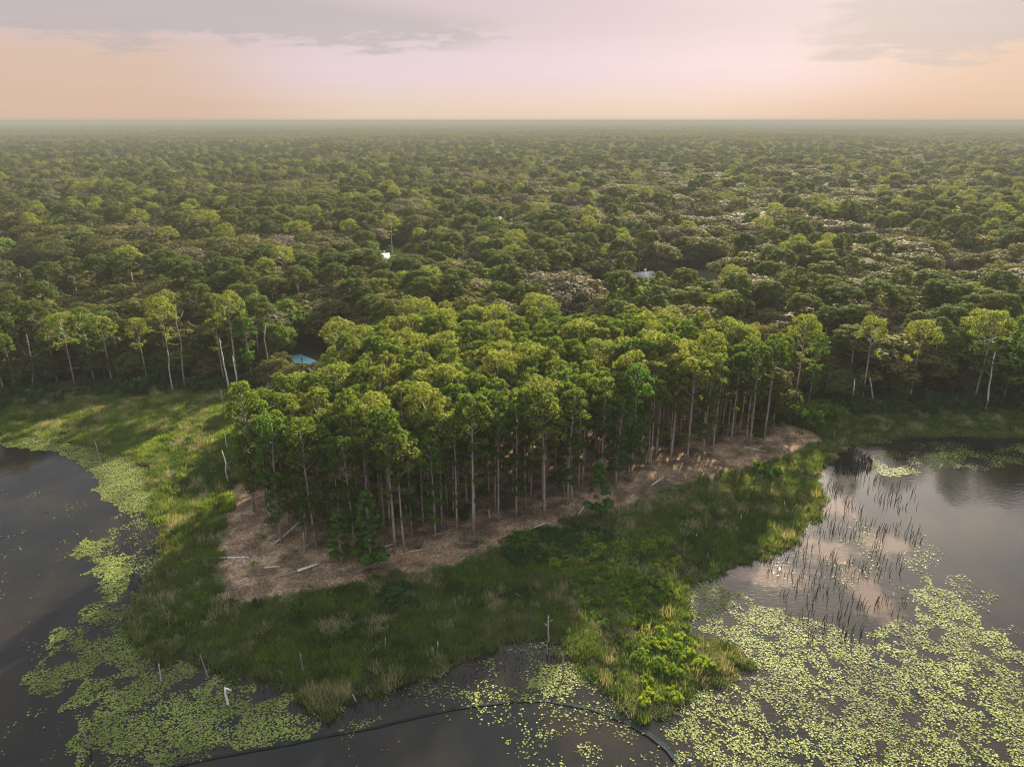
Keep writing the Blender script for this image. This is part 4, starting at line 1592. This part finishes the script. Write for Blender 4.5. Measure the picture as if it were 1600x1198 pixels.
# thin out where the grass is wet and where it is matted
keepg = (r3.rand(len(gx)) < np.where(dl < 0.5, 0.35, 0.95))
gx, gy, hh_, ix = gx[keepg], gy[keepg], hh_[keepg], ix[keepg]
n = len(gx)
sc = 0.8 + 0.7 * r3.rand(n)
scatter('marsh_grass', np.stack([gx, gy, np.maximum(hh_, -0.02)], 1), np.stack([r3.normal(size=n) * 0.12, r3.normal(size=n) * 0.12, r3.rand(n) * 6.28], 1),
        np.stack([sc, sc, sc * (0.7 + 0.6 * r3.rand(n))], 1), ix, tkit)

# ------------------------------------------------------------------ slash and sticks on the bare soil
r4 = np.random.RandomState(9)
N = 34000
sx_ = -50 + 140 * r4.rand(N)
sy_ = 70 + 100 * r4.rand(N)
_, dl2, dc2 = ground_h(sx_, sy_)
dst2 = sdist(STAND, sx_, sy_)
k = (dc2 > -0.3) & (dst2 < 14) & (r4.rand(N) < np.where(dst2 < 1.5, 1.0, 0.45))
sx_, sy_ = sx_[k], sy_[k]
hz_ = ground_h(sx_, sy_)[0]
n = len(sx_)
print('sticks', n)
L = 0.25 + 1.0 * r4.rand(n) ** 3 + 1.8 * (r4.rand(n) > 0.95)
a = r4.rand(n) * 6.28
tl = r4.normal(size=n) * 0.16
dv = np.stack([np.cos(a), np.sin(a), tl], 1) * L[:, None]
c0 = np.stack([sx_, sy_, hz_ + 0.05], 1)
sdv = np.stack([-np.sin(a), np.cos(a), a * 0], 1) * (0.018 + 0.03 * r4.rand(n))[:, None]
upv = np.array([0, 0, 0.05])
V = np.stack([c0 - sdv, c0 + sdv, c0 + dv, c0 + upv], 1).reshape(-1, 3)
b0 = np.arange(n)[:, None] * 4
T = np.concatenate([b0 + [0, 1, 3], b0 + [1, 2, 3], b0 + [2, 0, 3]])
me = mesh('branch_litter', V, [T], [M['debris']])
tag(link('branch_litter', me), kind='stuff')

# small brush piles on the strip
for (px_, py_, rr, lb) in ((402, 893, 1.3, 'dark brush pile beside the short thin log'), (605, 890, 1.7, 'grey brush pile at the strip edge right of the slim young pine'),
                           (1185, 693, 1.8, 'dark brush heap behind the long curved log')):
    x, y = at(px_, py_, 0.7)
    tb = MB()
    r = np.random.RandomState(px_)
    for i in range(90):
        a = r.rand() * 6.28
        c = r.normal(size=3) * np.array([rr * 0.4, rr * 0.4, 0.18])
        c[2] = abs(c[2]) + 0.1
        d = np.array([math.cos(a), math.sin(a), r.normal() * 0.3]) * (0.4 + 0.5 * r.rand())
        tb.tube([c - d, c + d], [0.035, 0.012], 3, False)
    o = link('brush_pile', tb.mesh('brush_pile', M['debris']), loc=(x, y, gh(x, y)))
    tag(o, lb, 'brush pile')

# ------------------------------------------------------------------ lily pads
PADZ = [  # polygon, density, noise scale, threshold
    ([(-60, 684), (0, 686), (70, 680), (130, 692), (185, 705), (235, 738), (252, 775), (240, 800), (200, 798), (165, 792), (150, 750), (128, 725), (90, 706), (0, 699), (-60, 696)], 1.0, 5, 0.10),
    ([(105, 868), (130, 848), (175, 838), (203, 862), (206, 900), (200, 960), (200, 990), (240, 1020), (330, 1045), (430, 1085), (480, 1115), (520, 1130), (420, 1165), (330, 1182), (250, 1198), (105, 1215),
      (115, 1150), (105, 1090), (60, 1075), (35, 1068), (85, 1020), (95, 985), (130, 960), (150, 930), (140, 890)], 1.0, 2.2, 0.31),
    ([(170, 790), (260, 785), (268, 900), (215, 980), (150, 900)], 0.35, 1.6, 0.40),
    ([(470, 1110), (560, 1100), (700, 1060), (800, 1010), (860, 995), (930, 1060), (985, 1100), (1040, 1160), (1060, 1215), (840, 1215), (730, 1130), (600, 1130), (480, 1160)], 0.22, 3, 0.44),
    ([(850, 1040), (905, 1035), (945, 1068), (930, 1088), (870, 1088), (820, 1075)], 0.85, 3, 0.25),
    ([(700, 1080), (820, 1090), (950, 1095), (990, 1140), (1000, 1200), (860, 1150), (720, 1115)], 0.35, 2, 0.46),
    ([(1050, 930), (1120, 910), (1180, 935), (1260, 975), (1330, 990), (1400, 975), (1440, 900), (1500, 925), (1560, 985), (1640, 1030), (1640, 1215), (1060, 1215), (1035, 1130), (1080, 1085), (1170, 1050), (1150, 1010), (1090, 990)], 0.66, 1.6, 0.27),
    ([(1280, 900), (1330, 800), (1400, 800), (1440, 830), (1490, 880), (1540, 940), (1450, 950)], 0.12, 3, 0.44),
    ([(1440, 860), (1530, 910), (1640, 1010), (1640, 1100), (1500, 960)], 0.20, 2.5, 0.50),
    ([(1340, 730), (1390, 700), (1450, 690), (1640, 695), (1640, 722), (1560, 730), (1440, 735), (1400, 745)], 0.55, 6, 0.34),
    ([(-40, 740), (130, 790), (120, 1198), (-40, 1215)], 0.03, 3, 0.50),
    ([(520, 1150), (1040, 1160), (1060, 1215), (520, 1215)], 0.05, 3, 0.55),
]
PV = []
for zi, (poly, dens, nsc, th) in enumerate(PADZ):
    P = W(poly)
    xs = [p[0] for p in P]
    ys = [p[1] for p in P]
    area = (max(xs) - min(xs)) * (max(ys) - min(ys))
    n = int(area * 46 * dens)
    x = min(xs) + (max(xs) - min(xs)) * rs.rand(n)
    y = min(ys) + (max(ys) - min(ys)) * rs.rand(n)
    d = sdist(P, x, y) + (fbm(x, y, 3.0, 3, zi) - 0.5) * 5.0
    nz = fbm(x, y, nsc, 4, zi + 2)
    dl = ground_h(x, y)[1]
    k = (d > 0) & (rs.rand(n) < smooth(nz, th, th + 0.30)) & (dl < 0.2)
    PV.append(np.stack([x[k], y[k]], 1))
PV = np.concatenate(PV)
n = len(PV)
print('pads', n)
rad = 0.055 + 0.085 * rs.rand(n) ** 1.4
th0 = rs.rand(n) * 6.28
tx_, ty_ = rs.normal(size=n) * 0.16, rs.normal(size=n) * 0.16
zz = 0.02 + 0.05 * rs.rand(n) + np.where(rs.rand(n) < 0.12, 0.12, 0)
ang = np.array([0.25, 1.2, 2.2, 3.14, 4.1, 5.1, 6.03])
pa = th0[:, None] + ang[None, :]
lx = np.cos(pa) * rad[:, None]
ly = np.sin(pa) * rad[:, None]
lx = np.concatenate([lx, np.zeros((n, 1))], 1)
ly = np.concatenate([ly, np.zeros((n, 1))], 1)
lz = zz[:, None] + lx * tx_[:, None] + ly * ty_[:, None]
V = np.stack([PV[:, :1] + lx, PV[:, 1:] + ly, lz], 2).reshape(-1, 3)
b0 = np.arange(n)[:, None] * 8
F = b0 + np.arange(8)[None, :]
tag(link('lily_pads', mesh('lily_pads', V, [F], M['pad'])), kind='stuff')


# ------------------------------------------------------------------ reeds and drowned brush
def stems(name, P, n, h0, h1, rad, mat, seed, lean=(0.18, 0.05), water=True, clump=None, th=0.4):
    r = np.random.RandomState(seed)
    xs = [p[0] for p in P]
    ys = [p[1] for p in P]
    m_ = n * 8
    x = min(xs) + (max(xs) - min(xs)) * r.rand(m_)
    y = min(ys) + (max(ys) - min(ys)) * r.rand(m_)
    k = sdist(P, x, y) > 0
    if clump:
        k &= fbm(x, y, clump, 3, 4) > th
    x, y = x[k][:n], y[k][:n]
    tb = MB()
    for a, b in zip(x, y):
        h = h0 + (h1 - h0) * r.rand()
        l_ = (lean[0] + r.normal() * 0.12) * h
        l2 = (lean[1] + r.normal() * 0.12) * h
        tb.tube([(a, b, -0.3), (a + l_ * 0.45, b + l2 * 0.5, h * 0.5), (a + l_, b + l2, h)], [rad, rad * 0.8, rad * 0.35], 3, False)
    return tb


tb = stems('reeds', W([(1190, 880), (1262, 800), (1300, 745), (1345, 735), (1430, 760), (1440, 860), (1420, 930), (1400, 1010), (1260, 1000), (1200, 930)]), 470, 0.7, 1.7, 0.06,
           M['darkstem'], 1, clump=5, th=0.40)
tag(link('reeds', tb.mesh('reeds', M['darkstem'])), kind='stuff')
tb = stems('b', W([(1302, 712), (1330, 700), (1362, 716), (1362, 736), (1330, 742), (1304, 738)]), 1000, 0.3, 0.9, 0.05, M['darkstem'], 2, (0.3, 0.1))
tb2 = stems('b', W([(1360, 688), (1400, 684), (1600, 686), (1640, 690), (1640, 700), (1480, 706), (1400, 720), (1375, 700)]), 1700, 0.3, 0.9, 0.05, M['darkstem'], 3, (0.1, 0.1), clump=4, th=0.38)
tb3 = stems('b', W([(185, 795), (255, 790), (262, 870), (255, 940), (215, 975), (200, 930), (190, 870)]), 900, 0.15, 0.6, 0.03, M['darkstem'], 4, (0.2, 0.1))
tb4 = stems('b', W([(300, 1035), (430, 1055), (560, 1100), (700, 1060), (850, 990), (880, 1040), (700, 1085), (560, 1125), (430, 1100)]), 700, 0.15, 0.5, 0.03, M['darkstem'], 5)
for t_ in (tb2, tb3, tb4):
    v_, f_ = t_.arrays()
    tb.add(v_, f_[0])
tag(link('drowned_brush', tb.mesh('drowned_brush', M['darkstem'])), kind='stuff')

# ------------------------------------------------------------------ floating turbidity barrier
bpx = [(240, 1206), (326, 1186), (447, 1164), (517, 1149), (587, 1137), (638, 1124), (700, 1110), (740, 1103), (800, 1097), (850, 1095), (885, 1101), (922, 1108), (953, 1119),
       (986, 1134), (1014, 1150), (1041, 1172), (1062, 1200), (1078, 1235)]
bp_ = np.array([at(a, b, 0.1) for a, b in bpx])
t0 = np.linspace(0, len(bp_) - 1, 140)
bxp = np.interp(t0, np.arange(len(bp_)), bp_[:, 0])
byp = np.interp(t0, np.arange(len(bp_)), bp_[:, 1])
e = bpy.data.objects.new('floating_barrier', None)
COL.objects.link(e)
o_ = np.array([bxp[0], byp[0], 0.0])
e.location = o_
tb = MB()
r = np.random.RandomState(3)
P = np.stack([bxp, byp, 0.06 + 0.03 * r.rand(len(bxp))], 1) - o_
tb.tube(P, 0.035 + 0.09 * smooth(t0, 9, 15), 6)
link('float', tb.mesh('float', M['boom'], True), e)
wd_ = 0.35 + 0.15 * r.rand(len(bxp)) + 0.35 * smooth(t0, 10, 15)
V = np.concatenate([P + np.array([0, 0.0, -0.02]), P + np.stack([wd_ * 0.35, wd_, -0.035 + 0 * wd_], 1)])
n = len(P)
q = [(i, i + 1, i + 1 + n, i + n) for i in range(n - 1)]
link('skirt', mesh('skirt', V, [np.array(q)], M['net']), e)
tag(e, 'dark floating barrier curving across the bottom cove between lily pads', 'floating barrier')

# ------------------------------------------------------------------ two small white floats / birds at the lower right
for (px_, py_, lb) in ((1115, 1181, 'white egret standing on the lily pads, right one of two'), (1077, 1191, 'white egret among the pads nearest the barrier')):
    x, y = at(px_, py_, 0.2)
    e = bpy.data.objects.new('egret', None)
    COL.objects.link(e)
    e.location = (x, y, 0.0)
    e.rotation_euler = (0, 0, rnd.random() * 6)
    tb = MB()
    tb.tube([(-0.34, 0, 0.40), (-0.22, 0, 0.46), (-0.05, 0, 0.52), (0.10, 0, 0.56), (0.18, 0, 0.64), (0.16, 0, 0.76), (0.20, 0, 0.88), (0.27, 0, 0.91)],
            [0.02, 0.08, 0.12, 0.09, 0.045, 0.03, 0.03, 0.035], 8)
    link('body', tb.mesh('body', M['trim'], True), e)
    tb = MB()
    tb.tube([(0.29, 0, 0.91), (0.41, 0, 0.89)], [0.016, 0.004], 5)
    link('beak', tb.mesh('beak', M['straw'], True), e)
    for s in (-1, 1):
        tb = MB()
        tb.tube([(0, 0.04 * s, 0.45), (0.03, 0.045 * s, 0.22), (0, 0.05 * s, 0.0)], 0.012, 4)
        link('leg', tb.mesh('leg', M['black'], True), e)
    tag(e, lb, 'bird')

# ------------------------------------------------------------------ air
HZ = bpy.data.materials.new('hazy_air')
HZ.use_nodes = True
HZ.node_tree.nodes.clear()
q = G(HZ.node_tree)
v = q.n('ShaderNodeVolumePrincipled')
v.inputs['Color'].default_value = (0.205, 0.222, 0.218, 1)
v.inputs['Density'].default_value = 0.00030
v.inputs['Anisotropy'].default_value = 0.0
o = q.n('ShaderNodeOutputMaterial')
q.l(v.outputs[0], o.inputs['Volume'])
tb = MB()
tb.box((0, 38000, 33.2), (100000, 90000, 71.0))
hz = link('haze', tb.mesh('haze', HZ))
tag(hz, kind='stuff')
try:
    HZ.cycles.homogeneous_volume = True
except Exception:
    pass
